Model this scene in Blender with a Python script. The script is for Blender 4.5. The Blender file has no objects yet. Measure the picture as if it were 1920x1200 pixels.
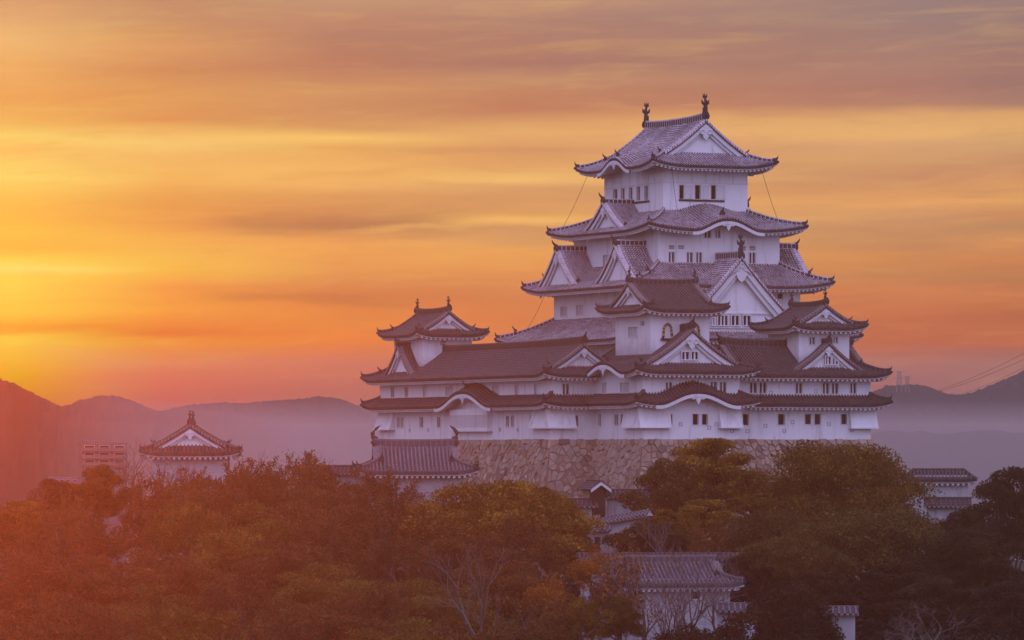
import bpy, math, random
from mathutils import Vector, noise
rad = math.radians
# ------------------------------------------------------------------ scene, camera, light
scene = bpy.context.scene
COL = scene.collection
FOC = 8750.0            # focal length in pixels of the 1920 wide picture
HZ = 845.0              # picture row of the horizon
cam_d = bpy.data.cameras.new('camera'); cam = bpy.data.objects.new('camera', cam_d); COL.objects.link(cam)
cam.location = (0, 0, 0); cam.rotation_euler = (rad(90), 0, 0)
cam_d.sensor_width = 36.0; cam_d.lens = FOC/1920*36.0
cam_d.shift_y = (HZ-600.0)/1920.0
cam_d.clip_start = 1.0; cam_d.clip_end = 30000.0
scene.camera = cam

SUN_AZ, SUN_EL = rad(-8.8), rad(3.0)
SUN_COL = (1.0, 0.10, 0.015); SUN_POW = 0.195
HAZE_DENS, HAZE_G = 0.5e-4, 0.91
HAZE_COL = (0.92, 0.84, 0.76)
SKY_GAIN = 1.0
DOME = (0.20, 0.18, 0.36); DOME_BACK = (0.82, 0.775, 1.46)   # dusk sky overhead and opposite the sun
sun_d = bpy.data.lights.new('sun', 'SUN'); sun = bpy.data.objects.new('sun', sun_d); COL.objects.link(sun)
sun_d.energy = SUN_POW; sun_d.angle = rad(0.5); sun_d.color = SUN_COL
sdir = Vector((math.sin(SUN_AZ)*math.cos(SUN_EL), math.cos(SUN_AZ)*math.cos(SUN_EL), math.sin(SUN_EL)))
sun.rotation_euler = (-sdir).to_track_quat('-Z', 'Y').to_euler()
vs = scene.view_settings
scene.display_settings.display_device = 'sRGB'
vs.view_transform = 'Standard'; vs.look = 'None'; vs.exposure = 0; vs.gamma = 1; vs.use_curve_mapping = False
scene.cycles.max_bounces = 5; scene.cycles.diffuse_bounces = 2; scene.cycles.volume_bounces = 0
scene.cycles.use_denoising = True

def lin(r, g, b):
    f = lambda c: (c/255/12.92) if c <= 10 else ((c/255+.055)/1.055)**2.4
    return (f(r), f(g), f(b), 1.0)

class NT:
    def __init__(s, tree): s.t = tree; s.n = tree.nodes; s.l = tree.links
    def new(s, typ, **kw):
        n = s.n.new(typ)
        for k, v in kw.items(): setattr(n, k, v)
        return n
    def link(s, a, b): s.l.new(a, b)
    def put(s, sock, v):
        if hasattr(v, 'is_output'): s.link(v, sock)
        else: sock.default_value = v
    def math(s, op, a, b=0.0, clamp=False):
        n = s.new('ShaderNodeMath', operation=op, use_clamp=clamp); s.put(n.inputs[0], a); s.put(n.inputs[1], b); return n.outputs[0]
    def ramp(s, fac, stops, interp='LINEAR'):
        n = s.new('ShaderNodeValToRGB'); n.color_ramp.interpolation = interp
        e = n.color_ramp.elements
        while len(e) > 1: e.remove(e[-1])
        for i, (p, c) in enumerate(stops):
            x = e[0] if i == 0 else e.new(p)
            x.position = p; x.color = c if len(c) == 4 else (*c, 1)
        s.put(n.inputs[0], fac); return n.outputs[0]
    def mix(s, fac, a, b, typ='MIX'):
        n = s.new('ShaderNodeMix', data_type='RGBA', blend_type=typ)
        s.put(n.inputs[0], fac); s.put(n.inputs[6], a); s.put(n.inputs[7], b); return n.outputs[2]
    def rng(s, v, a, b, c, d, smooth=True):
        n = s.new('ShaderNodeMapRange', interpolation_type='SMOOTHSTEP' if smooth else 'LINEAR')
        for i, x in enumerate((v, a, b, c, d)): s.put(n.inputs[i], x)
        return n.outputs[0]
    def noise(s, vec, scale, detail=4, rough=.5, dist=0.0):
        n = s.new('ShaderNodeTexNoise'); s.put(n.inputs['Vector'], vec); n.inputs['Scale'].default_value = scale
        n.inputs['Detail'].default_value = detail; n.inputs['Roughness'].default_value = rough; n.inputs['Distortion'].default_value = dist
        return n.outputs['Fac']
    def comb(s, x, y, z=0.0):
        n = s.new('ShaderNodeCombineXYZ'); s.put(n.inputs[0], x); s.put(n.inputs[1], y); s.put(n.inputs[2], z); return n.outputs[0]

# ------------------------------------------------------------------ sky: dusk dome with streaked cloud, all in sky directions
w = bpy.data.worlds.new('World'); scene.world = w; w.use_nodes = True
k = NT(w.node_tree); k.n.clear()
tc = k.new('ShaderNodeTexCoord'); sp = k.new('ShaderNodeSeparateXYZ'); k.link(tc.outputs['Generated'], sp.inputs[0])
X, Y, Z = sp.outputs
az = k.math('ARCTAN2', X, Y)
hor = k.math('SQRT', k.math('ADD', k.math('MULTIPLY', X, X), k.math('MULTIPLY', Y, Y)))
te = k.math('DIVIDE', Z, k.math('MAXIMUM', hor, .001))
q = k.math('ADD', k.math('MULTIPLY', az, 8750/1920), .5)          # 0 = left edge of the view, 1 = right
# gentle warping so that no band is ruler straight
wv = k.noise(k.comb(k.math('MULTIPLY', az, 9), k.math('MULTIPLY', te, 26)), 1.0, 3, .5)
te2 = k.math('ADD', te, k.math('MULTIPLY', k.math('SUBTRACT', wv, .5), .0036))
pos = k.math('DIVIDE', te2, .11, clamp=True)
P_ = lambda py: (845-py)/8750/.11
SKY_AIR = {30: ((120,49,33),(187,78,54)), 310: ((100,42,32),(164,69,50)), 630: ((80,36,31),(129,58,49)), 960: ((68,33,31),(109,53,49)), 1730: ((46,27,29),(73,42,46)), 1890: ((43,26,28),(68,41,45))}
SKY_T = .86
def skyc(rgb, py, col):
    """sky radiance that reads as rgb once the air in front of it has added its own light"""
    A, B = SKY_AIR[{'L': 310, 'C': 960, 'R': 1730}.get(col, col)]; f = (py-20)/620
    s_ = [lin(*A)[i]*(1-f)+lin(*B)[i]*f for i in range(3)]; t_ = lin(*rgb)
    return tuple(max(.010, (t_[i]-s_[i])/SKY_T) for i in range(3))+(1.0,)
COLS = {
 30: [(760,(238,140,55)),(697,(248,175,62)),(665,(250,195,75)),(633,(250,205,80)),(608,(248,165,60)),(583,(250,200,78)),(557,(252,205,82)),(519,(254,215,90)),(507,(254,232,130)),(494,(254,215,90)),(469,(250,172,75)),(437,(253,190,80)),(418,(253,180,82)),(380,(254,185,90)),(342,(254,212,112)),(285,(254,195,105)),(260,(253,212,115)),(234,(245,180,98)),(190,(240,165,95)),(127,(238,168,102)),(76,(238,180,115)),(25,(222,160,112)),(0,(218,155,110)),(-90,(210,150,112))],
 310: [(845,(205,95,75)),(760,(230,105,78)),(728,(238,108,72)),(703,(248,120,68)),(678,(252,145,72)),(640,(250,150,72)),(624,(240,125,70)),(608,(250,145,75)),(576,(254,166,78)),(538,(250,158,82)),(507,(254,190,85)),(481,(253,188,90)),(443,(250,175,90)),(418,(243,160,88)),(380,(240,160,88)),(342,(248,180,100)),(298,(245,180,105)),(272,(250,198,118)),(253,(245,185,108)),(228,(228,152,92)),(190,(228,155,95)),(133,(212,140,95)),(95,(222,158,108)),(51,(205,145,105)),(0,(195,138,105)),(-90,(190,136,108))],
 630: [(760,(205,108,88)),(728,(215,112,85)),(697,(230,120,82)),(665,(240,128,80)),(633,(246,140,80)),(608,(245,145,80)),(583,(240,142,82)),(557,(222,128,85)),(532,(228,145,90)),(488,(243,165,95)),(456,(245,168,98)),(437,(228,152,98)),(420,(208,132,94)),(405,(215,140,95)),(367,(226,155,98)),(348,(244,178,108)),(323,(246,182,108)),(279,(232,165,98)),(260,(248,192,110)),(241,(218,152,100)),(209,(208,142,100)),(171,(210,145,102)),(127,(190,124,100)),(76,(182,125,105)),(38,(190,132,108)),(0,(192,145,115)),(-90,(180,134,112))],
 960: [(760,(200,110,90)),(680,(220,122,86)),(600,(228,132,86)),(551,(222,135,90)),(527,(225,140,92)),(504,(238,158,95)),(471,(242,168,98)),(453,(225,160,105)),(425,(215,152,105)),(411,(245,182,110)),(397,(222,155,100)),(373,(218,152,105)),(348,(222,160,108)),(336,(244,188,115)),(308,(232,168,108)),(280,(218,152,105)),(247,(228,166,110)),(229,(218,155,105)),(205,(195,125,98)),(177,(195,130,100)),(149,(195,138,108)),(121,(172,118,105)),(93,(180,125,105)),(42,(172,122,110)),(0,(190,140,115)),(-90,(172,128,112))],
 1730: [(760,(170,108,106)),(710,(178,108,100)),(679,(190,112,95)),(648,(195,110,90)),(617,(200,112,85)),(574,(205,122,88)),(543,(214,132,90)),(519,(198,130,92)),(488,(210,138,92)),(444,(200,140,100)),(401,(212,152,108)),(383,(230,162,105)),(364,(212,148,102)),(333,(196,135,105)),(309,(205,150,108)),(278,(212,158,115)),(259,(228,172,115)),(235,(222,168,112)),(216,(215,158,110)),(198,(180,128,108)),(167,(170,118,108)),(123,(168,125,112)),(74,(158,122,114)),(37,(150,122,118)),(-90,(152,124,120))],
 1890: [(760,(170,110,108)),(694,(178,115,100)),(665,(180,108,92)),(642,(196,110,85)),(618,(196,112,85)),(589,(192,110,80)),(548,(206,125,88)),(525,(188,122,88)),(496,(205,130,88)),(455,(218,150,98)),(432,(190,138,100)),(408,(205,140,98)),(379,(224,162,102)),(327,(200,140,105)),(280,(205,155,112)),(251,(222,170,112)),(216,(212,158,108)),(198,(170,125,108)),(163,(155,115,108)),(117,(160,118,108)),(58,(150,118,112)),(0,(150,122,118)),(-90,(150,124,122))]}
def cramp(col): return k.ramp(pos, sorted((max(0, min(1, P_(py))), skyc(c, py, col)) for py, c in COLS[col]))
px_ = k.math('ADD', k.math('MULTIPLY', az, FOC), 960)
sky = None; last = None
for col in sorted(COLS):
    r_ = cramp(col); sky = r_ if sky is None else k.mix(k.rng(px_, last, col, 0, 1, False), sky, r_); last = col
# streaks of cloud, stretched along the horizon and slightly tilted
tlt = k.math('ADD', te, k.math('MULTIPLY', az, -.035))
v1 = k.comb(k.math('MULTIPLY', az, 11), k.math('MULTIPLY', tlt, 105), 3.1)
n1 = k.noise(v1, 1.0, 5, .55, .35)
v2 = k.comb(k.math('MULTIPLY', az, 26), k.math('MULTIPLY', tlt, 250), 7.7)
n2 = k.noise(v2, 1.0, 5, .6, .6)
v3 = k.comb(k.math('MULTIPLY', az, 70), k.math('MULTIPLY', tlt, 620), 1.7)
n3 = k.noise(v3, 1.0, 4, .6, .4)
hi = k.rng(te, .0, .03, .25, 1.0)
darkc = k.mix(k.rng(q, 0, 1, 0, 1), skyc((234,134,68),400,'L'), skyc((158,110,104),200,'R'))
litec = k.mix(k.rng(q, 0, 1, 0, 1), skyc((255,206,104),300,'L'), skyc((238,184,114),300,'R'))
sky = k.mix(k.math('MULTIPLY', k.rng(n1, .50, .74, 0, .16), hi), sky, darkc)
sky = k.mix(k.math('MULTIPLY', k.rng(n1, .46, .26, 0, .12), hi), sky, litec)
sky = k.mix(k.math('MULTIPLY', k.rng(n2, .50, .72, 0, .18), hi), sky, darkc)
sky = k.mix(k.math('MULTIPLY', k.rng(n2, .48, .28, 0, .15), hi), sky, litec)
sky = k.mix(k.math('MULTIPLY', k.rng(n3, .5, .75, 0, .09), hi), sky, darkc)
sky = k.mix(k.math('MULTIPLY', k.rng(n3, .5, .25, 0, .08), hi), sky, litec)
# named cloud streaks: (azimuth from, to, tan elevation at both ends, half thickness, colour, strength), edges frayed by noise
wr = k.math('MULTIPLY', k.math('SUBTRACT', k.noise(k.comb(k.math('MULTIPLY', az, 26), k.math('MULTIPLY', te, 130), 4.2), 1.0, 5, .6), .5), .0085)
wq = k.math('MULTIPLY', k.math('SUBTRACT', k.noise(k.comb(k.math('MULTIPLY', az, 50), k.math('MULTIPLY', te, 500), 9.2), 1.0, 4, .6), .5), .0035)
def streak(x0, x1, y0, y1, th, c, amt, col):
    global sky
    a0, a1, e0, e1 = (x0-960)/FOC, (x1-960)/FOC, (HZ-y0)/FOC, (HZ-y1)/FOC; t_ = th/FOC
    mid = k.math('ADD', k.math('MULTIPLY', k.math('SUBTRACT', az, a0), (e1-e0)/(a1-a0)), e0)
    d = k.math('ABSOLUTE', k.math('ADD', k.math('ADD', k.math('SUBTRACT', te, mid), wr), wq))
    f = k.math('MULTIPLY', k.rng(d, t_*1.7, 0, 0, 1), k.math('MULTIPLY', k.rng(az, a0, a0+(a1-a0)*.3, 0, 1), k.rng(az, a1, a1-(a1-a0)*.35, 0, 1)))
    sky = k.mix(k.math('MULTIPLY', f, amt), sky, skyc(c, (y0+y1)/2, col))
for st_ in ((330,960,424,409,22,(198,122,88),.5,'L'), (560,1180,434,396,9,(246,184,110),.45,'C'), (330,860,556,566,12,(222,126,80),.5,'L'), (-300,330,612,624,8,(238,130,62),.4,'L'),
    (100,560,700,706,10,(240,120,72),.3,'L'), (1500,2300,600,590,8,(196,108,84),.4,'R'), (1380,2300,384,380,8,(232,166,106),.4,'R')): streak(*st_)
# glow of the sun just outside the left edge
dq = k.math('MULTIPLY', k.math('SUBTRACT', az, SUN_AZ+.03), 1.0); de = k.math('MULTIPLY', k.math('SUBTRACT', te, .039), 2.2)
gl = k.math('SQRT', k.math('ADD', k.math('MULTIPLY', dq, dq), k.math('MULTIPLY', de, de)))
sky = k.mix(k.rng(gl, .06, .0, 0, .35), sky, skyc((255,220,96),500,'L'))
# above and around: dim lavender dome (this is what lights the shaded faces)
ns = k.new('ShaderNodeTexSky', sky_type='NISHITA', sun_disc=False); ns.sun_elevation = SUN_EL; ns.sun_rotation = SUN_AZ; ns.altitude = 50
nsk = k.mix(1.0, ns.outputs[0], (.06, .06, .06, 1), 'MULTIPLY')
dome = k.mix(1.0, nsk, k.mix(1.0, k.mix(k.rng(Y, .35, -.75, 0, 1), (*DOME, 1), (*DOME_BACK, 1)), k.ramp(Z, [(0,(.78,.78,.78)),(.85,(1.6,1.6,1.6))]), 'MULTIPLY'), 'ADD')
away = k.math('MAXIMUM', k.rng(k.math('ABSOLUTE', az), .3, 1.7, 0, 1), k.rng(te, .10, .42, 0, 1))
skyg = k.mix(1.0, sky, (SKY_GAIN, SKY_GAIN, SKY_GAIN, 1), 'MULTIPLY')
final = k.mix(away, skyg, dome)
final = k.mix(k.rng(te, -.004, -.03, 0, 1), final, (.10, .07, .08, 1))
bg = k.new('ShaderNodeBackground'); k.link(final, bg.inputs[0]); bg.inputs[1].default_value = 1.0
ow = k.new('ShaderNodeOutputWorld'); k.link(bg.outputs[0], ow.inputs[0])

# ------------------------------------------------------------------ tags, mesh builder, picking
def tag(o, label=None, cat=None, group=None, kind=None):
    if label: o['label'] = label
    if cat: o['category'] = cat
    if group: o['group'] = group
    if kind: o['kind'] = kind
    return o
def thing(name, label, cat, loc=(0,0,0), yaw=0.0, group=None):
    o = bpy.data.objects.new(name, None); COL.objects.link(o); o.location = loc; o.rotation_euler = (0, 0, yaw); o.empty_display_size = .5
    return tag(o, label, cat, group, 'thing')

class MB:
    def __init__(s): s.v = []; s.f = []; s.uv = []; s.m = []
    def poly(s, pts, uv=None, m=0):
        i = len(s.v); s.v.extend(tuple(p) for p in pts); s.f.append(tuple(range(i, i+len(pts))))
        s.uv.extend(uv if uv else [(0.0, 0.0)]*len(pts)); s.m.append(m)
    def hexa(s, b, t, m=0):                      # b, t: four bottom and four top corners
        for q_ in ((b[3],b[2],b[1],b[0]), (t[0],t[1],t[2],t[3])): s.poly(q_, m=m)
        for i in range(4):
            j = (i+1) % 4; s.poly((b[i], b[j], t[j], t[i]), m=m)
    def box(s, x0, x1, y0, y1, z0, z1, m=0):
        b = [(x0,y0,z0),(x1,y0,z0),(x1,y1,z0),(x0,y1,z0)]; t = [(p[0],p[1],z1) for p in b]; s.hexa(b, t, m)
    def tube(s, pts, rs, n=6, m=0, cap=True):
        rings = []; pts = [Vector(p) for p in pts]
        for i, p in enumerate(pts):
            d = (pts[min(i+1, len(pts)-1)]-pts[max(i-1, 0)]).normalized()
            a = d.cross(Vector((0,0,1)) if abs(d.z) < .9 else Vector((1,0,0))).normalized(); b = d.cross(a)
            r = rs[i] if hasattr(rs, '__len__') else rs
            rings.append([p+(a*math.cos(2*math.pi*j/n)+b*math.sin(2*math.pi*j/n))*r for j in range(n)])
        L = 0
        base = len(s.v)
        for rg in rings: s.v.extend(tuple(x) for x in rg)
        for i in range(len(rings)-1):
            for j in range(n):
                j2 = (j+1) % n
                s.f.append((base+i*n+j, base+i*n+j2, base+(i+1)*n+j2, base+(i+1)*n+j)); s.m.append(m); s.uv.extend([(0.,0.)]*4)
        if cap:
            s.f.append(tuple(base+(len(rings)-1)*n+j for j in range(n))); s.m.append(m); s.uv.extend([(0.,0.)]*n)
    def sweep(s, pts, w, h, up=(0,0,1), m=0, z0=0.0):
        pts = [Vector(p) for p in pts]; rows = []; u = 0; us = []
        for i, p in enumerate(pts):
            d = pts[min(i+1, len(pts)-1)]-pts[max(i-1, 0)]; d.z = 0
            if d.length < 1e-6: d = Vector((1,0,0))
            d.normalize(); a = Vector((d.y, -d.x, 0))*(w/2)
            if i: u += (p-pts[i-1]).length
            us.append(u)
            rows.append((p-a+Vector((0,0,z0)), p-a+Vector((0,0,h)), p-a*.55+Vector((0,0,h+.1*w)), p+a*.55+Vector((0,0,h+.1*w)), p+a+Vector((0,0,h)), p+a+Vector((0,0,z0))))
        vv = [0, .82, .9, .9, .82, 0]
        for i in range(len(rows)-1):
            for j in range(5):
                s.poly((rows[i][j], rows[i+1][j], rows[i+1][j+1], rows[i][j+1]), [(us[i],vv[j]),(us[i+1],vv[j]),(us[i+1],vv[j+1]),(us[i],vv[j+1])], m)
        for r, u_ in ((rows[0], us[0]), (rows[-1], us[-1])): s.poly(r, [(u_+.08, .3)]*6, m)
    def build(s, name, mats, parent=None, smooth=False):
        if not s.f: return None
        me = bpy.data.meshes.new(name); me.from_pydata(s.v, [], s.f)
        me.uv_layers.new(name='uv'); flat = [c for p in s.uv for c in p]; me.uv_layers[0].data.foreach_set('uv', flat)
        mats = mats if isinstance(mats, (list, tuple)) else [mats]
        for x in mats: me.materials.append(x)
        if len(mats) > 1: me.polygons.foreach_set('material_index', s.m)
        if smooth: me.polygons.foreach_set('use_smooth', [True]*len(s.f))
        me.update()
        o = bpy.data.objects.new(name, me); COL.objects.link(o)
        if parent: o.parent = parent
        return o

TH = rad(24.5); CT, ST = math.cos(TH), math.sin(TH)
def CW(u, v, z=0.0): return Vector((17.5+u*CT-v*ST, 500+u*ST+v*CT, z))     # castle plan metres to world
def at(px, py, y): return Vector(((px-960)/FOC*y, y, (HZ-py)/FOC*y))        # a picture point at distance y
class Frame:                                                                # local frame of a building
    def __init__(s, loc, yaw): s.loc = Vector(loc); s.yaw = yaw
    def ray(s):
        pass
    def pick(s, px, py, axis, c):
        cz, sz = math.cos(-s.yaw), math.sin(-s.yaw)
        R = lambda p: Vector((p.x*cz-p.y*sz, p.x*sz+p.y*cz, p.z))
        o = R(-s.loc); d = R(Vector(((px-960)/FOC, 1, (HZ-py)/FOC))); t = (c-o[axis])/d[axis]
        return o+d*t
# ------------------------------------------------------------------ materials
def mat(name):
    m = bpy.data.materials.new(name); m.use_nodes = True; kk = NT(m.node_tree); b = kk.n['Principled BSDF']
    b.inputs['Roughness'].default_value = .8; b.inputs['Specular IOR Level'].default_value = .25
    return m, kk, b
def objco(kk): return kk.new('ShaderNodeTexCoord').outputs['Object']
def bump(kk, b, h, st=.4, d=.05):
    n = kk.new('ShaderNodeBump'); n.inputs['Strength'].default_value = st; n.inputs['Distance'].default_value = d
    kk.put(n.inputs['Height'], h); kk.link(n.outputs[0], b.inputs['Normal'])
def uvs(kk):
    n = kk.new('ShaderNodeTexCoord'); s = kk.new('ShaderNodeSeparateXYZ'); kk.link(n.outputs['UV'], s.inputs[0]); return s.outputs[0], s.outputs[1]

def m_plaster(name, c, stain=.25):
    m, kk, b = mat(name); o = objco(kk)
    n = kk.noise(o, .35, 5, .6)
    mp = kk.new('ShaderNodeMapping'); kk.link(o, mp.inputs[0]); mp.inputs['Scale'].default_value = (1.6, 1.6, .16)
    st = kk.noise(mp.outputs[0], 1.1, 4, .65)
    f = kk.math('MULTIPLY', kk.rng(st, .5, .78, 0, 1), stain)
    col = kk.mix(f, (*c, 1), (c[0]*.48, c[1]*.46, c[2]*.46, 1))
    col = kk.mix(kk.rng(n, .35, .7, 0, .22), col, (c[0]*.78, c[1]*.77, c[2]*.76, 1))
    kk.link(col, b.inputs['Base Color']); bump(kk, b, kk.noise(o, 3, 4, .6), .15, .04)
    b.inputs['Roughness'].default_value = .9
    return m
PLASTER = m_plaster('white_plaster', (.77,.755,.74), .7)
def m_stained(name, z0, z1, xlim):
    """plaster with a grey mould stain on its left side low down"""
    m = m_plaster(name, (.78,.76,.75), .5); kk = NT(m.node_tree); b = kk.n['Principled BSDF']; o = objco(kk)
    sp_ = kk.new('ShaderNodeSeparateXYZ'); kk.link(o, sp_.inputs[0]); src = b.inputs['Base Color'].links[0].from_socket
    n = kk.noise(o, .9, 5, .65); h = kk.math('ADD', sp_.outputs[2], kk.math('MULTIPLY', n, -2.2))
    f = kk.math('MULTIPLY', kk.rng(h, z1-1.1, z0-1.1, 0, .72), kk.rng(sp_.outputs[0], xlim+.5, xlim, 0, 1))
    kk.link(kk.mix(f, src, (.26,.235,.235,1)), b.inputs['Base Color']); return m
STAINED = m_stained('stained_plaster', 8.6, 11.6, -3.1); STAINED_SMALL = m_stained('stained_plaster', 8.2, 10.4, -1.9)
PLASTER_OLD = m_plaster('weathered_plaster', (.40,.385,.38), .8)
TRIM = m_plaster('white_trim', (.66,.645,.64), .45)

def m_tile(name, dark, joint, fr, rows):
    """roof surface between the tile rolls: overlapping rows of flat tile"""
    m, kk, b = mat(name); x, y = uvs(kk); o = objco(kk)
    n = kk.noise(o, .5, 5, .65); n2 = kk.noise(o, 4.0, 3, .6)
    fy = kk.math('FRACT', kk.math('MULTIPLY', y, 1/rows))
    col = kk.mix(kk.rng(n, .3, .7, 0, 1), (dark[0]*.65, dark[1]*.62, dark[2]*.62, 1), (dark[0]*1.35, dark[1]*1.3, dark[2]*1.35, 1))
    col = kk.mix(kk.math('MULTIPLY', kk.rng(fy, fr+.05, fr-.05, 0, 1), kk.rng(n2, .25, .6, .45, 1)), col, (*joint, 1))
    kk.link(col, b.inputs['Base Color']); b.inputs['Roughness'].default_value = .55; bump(kk, b, fy, .5, .05)
    return m
def m_roll(name, dark, joint, fr, rows):
    """round tile rolls with plastered joints"""
    m, kk, b = mat(name); x, y = uvs(kk); o = objco(kk)
    n2 = kk.noise(o, 2.2, 4, .7); n3 = kk.noise(o, .35, 3, .6)
    fy = kk.math('FRACT', kk.math('MULTIPLY', y, 1/rows))
    wear = kk.math('MULTIPLY', kk.rng(n2, .28, .6, .15, 1), kk.rng(n3, .3, .65, .55, 1))
    col = kk.mix(kk.math('MULTIPLY', kk.rng(fy, fr+.08, fr-.08, 0, 1), wear), (*dark, 1), (*joint, 1))
    kk.link(col, b.inputs['Base Color']); b.inputs['Roughness'].default_value = .6
    return m
def m_ridge(name, dark, joint, amount):
    """stacked ridge tiles: dark courses, plaster verticals and a plastered top line"""
    m, kk, b = mat(name); x, y = uvs(kk); o = objco(kk)
    fx = kk.math('FRACT', kk.math('MULTIPLY', x, 1/.52))
    a = kk.rng(fx, .24, .16, 0, 1); t = kk.math('MULTIPLY', kk.rng(y, .68, .74, 0, 1), kk.rng(y, .92, .86, 0, 1)); lo = kk.rng(y, .2, .14, 0, 1)
    f = kk.math('MULTIPLY', kk.math('MAXIMUM', a, kk.math('MAXIMUM', t, kk.math('MULTIPLY', lo, .7))), amount)
    n2 = kk.noise(o, 2.5, 4, .7)
    f = kk.math('MULTIPLY', f, kk.rng(n2, .25, .6, .4, 1))
    col = kk.mix(f, (*dark, 1), (*joint, 1)); kk.link(col, b.inputs['Base Color']); b.inputs['Roughness'].default_value = .6
    return m
D1 = (.055,.038,.040); J1 = (.70,.60,.62)
D2 = (.038,.024,.022); J2 = (.24,.19,.18)
KEEP = dict(tile=[m_tile('keep_tile', D1, J1, .14, .30), m_roll('keep_tile_roll', D1, J1, .58, .30)], ridge=m_ridge('keep_ridge_tile', (.045,.038,.04), J1, .85))
OLD = dict(tile=[m_tile('weathered_tile', D2, J2, .10, .34), m_roll('weathered_tile_roll', (.055,.038,.036), J2, .30, .34)], ridge=m_ridge('weathered_ridge_tile', D2, J2, .45))
GATE = dict(tile=[m_tile('gate_tile', (.06,.05,.055), J2, .10, .34), m_roll('gate_tile_roll', (.105,.085,.088), (.30,.26,.265), .5, .34)], ridge=m_ridge('gate_ridge_tile', (.08,.066,.07), J2, .6))
def m_plain(name, c, r=.7, var=.25, sc=3.0):
    m, kk, b = mat(name); o = objco(kk); n = kk.noise(o, sc, 4, .6)
    kk.link(kk.mix(n, tuple(x*(1-var) for x in c)+(1,), tuple(x*(1+var) for x in c)+(1,)), b.inputs['Base Color']); b.inputs['Roughness'].default_value = r
    return m
ORN = m_plain('dark_ornament_tile', (.045,.036,.038))
DARK = m_plain('dark_window_opening', (.012,.009,.009), .9)
WOOD = m_plain('dark_wood', (.05,.032,.026))
OCHRE = m_plain('ochre_plaster', (.34,.25,.15))
GOLD = m_plain('gilt_fitting', (.50,.33,.07), .45)
BLACK = m_plain('black_lacquer', (.015,.012,.012), .4)
STEEL = m_plain('galvanised_steel', (.25,.25,.26), .5)

def m_stone():
    m, kk, b = mat('stone'); o = objco(kk); g = kk.new('ShaderNodeNewGeometry')
    col = kk.ramp(g.outputs['Random Per Island'], [(0,(.22,.14,.09)),(.18,(.40,.28,.19)),(.38,(.32,.23,.16)),(.58,(.44,.32,.22)),(.76,(.36,.285,.23)),(.92,(.50,.38,.28)),(1,(.16,.10,.08))])
    n = kk.noise(o, 1.4, 5, .65); col = kk.mix(kk.rng(n, .35, .75, 0, .55), col, (.14,.10,.075,1))
    kk.link(col, b.inputs['Base Color']); bump(kk, b, kk.noise(o, 4, 5, .6), .6, .06); b.inputs['Roughness'].default_value = .9
    return m
STONE = m_stone(); JOINT = m_plain('stone_joint', (.20,.14,.105))
def m_leaf(name, c1, c2, c3=None):
    m, kk, b = mat(name); g = kk.new('ShaderNodeNewGeometry'); o = objco(kk)
    oi = kk.new('ShaderNodeObjectInfo')
    n = kk.rng(kk.noise(o, .55, 4, .6), .28, .72, 0, 1)
    a = kk.math('ADD', kk.math('MULTIPLY', g.outputs['Random Per Island'], .42), kk.math('MULTIPLY', n, .58))
    col = kk.ramp(a, [(.15, c1), (.55, c2), (.9, c3 or c2)])
    col = kk.mix(1.0, col, kk.ramp(oi.outputs['Random'], [(0,(.8,.8,.8)),(1,(1.2,1.15,1.05))]), 'MULTIPLY')
    kk.link(col, b.inputs['Base Color']); b.inputs['Roughness'].default_value = .75; b.inputs['Specular IOR Level'].default_value = .15
    tr = kk.new('ShaderNodeBsdfTranslucent'); kk.link(col, tr.inputs[0]); mx = kk.new('ShaderNodeMixShader'); mx.inputs[0].default_value = .3
    out = kk.n['Material Output']; kk.link(b.outputs[0], mx.inputs[1]); kk.link(tr.outputs[0], mx.inputs[2]); kk.link(mx.outputs[0], out.inputs[0])
    return m
LEAF_OLIVE = m_leaf('olive_leaf', (0.072,0.042,0.008), (0.201,0.117,0.016), (0.388,0.230,0.035))
LEAF_GREEN = m_leaf('dark_green_leaf', (0.035,0.027,0.010), (0.100,0.074,0.019), (0.201,0.142,0.035))
LEAF_DEEP = m_leaf('deep_green_leaf', (0.011,0.010,0.006), (0.032,0.025,0.012), (0.069,0.051,0.022))
LEAF_RUST = m_leaf('rust_leaf', (0.128,0.046,0.011), (0.289,0.107,0.019), (0.500,0.214,0.033))
LEAF_BROWN = m_leaf('brown_leaf', (0.068,0.029,0.011), (0.162,0.075,0.022), (0.289,0.145,0.041))
LEAF_YELLOW = m_leaf('yellow_olive_leaf', (0.088,0.055,0.011), (0.210,0.128,0.022), (0.371,0.231,0.041))
BARK = m_plain('bark', (.060,.045,.038)); BARK_PALE = m_plain('pale_bark', (.115,.085,.072)); TWIG = m_plain('twig', (.14,.10,.085))
SOIL = m_plain('soil', (.05,.042,.03), .95, .4, .3)
HILLM = m_plain('wooded_hill', (.030,.033,.026), .95, .5, .02)
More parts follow.
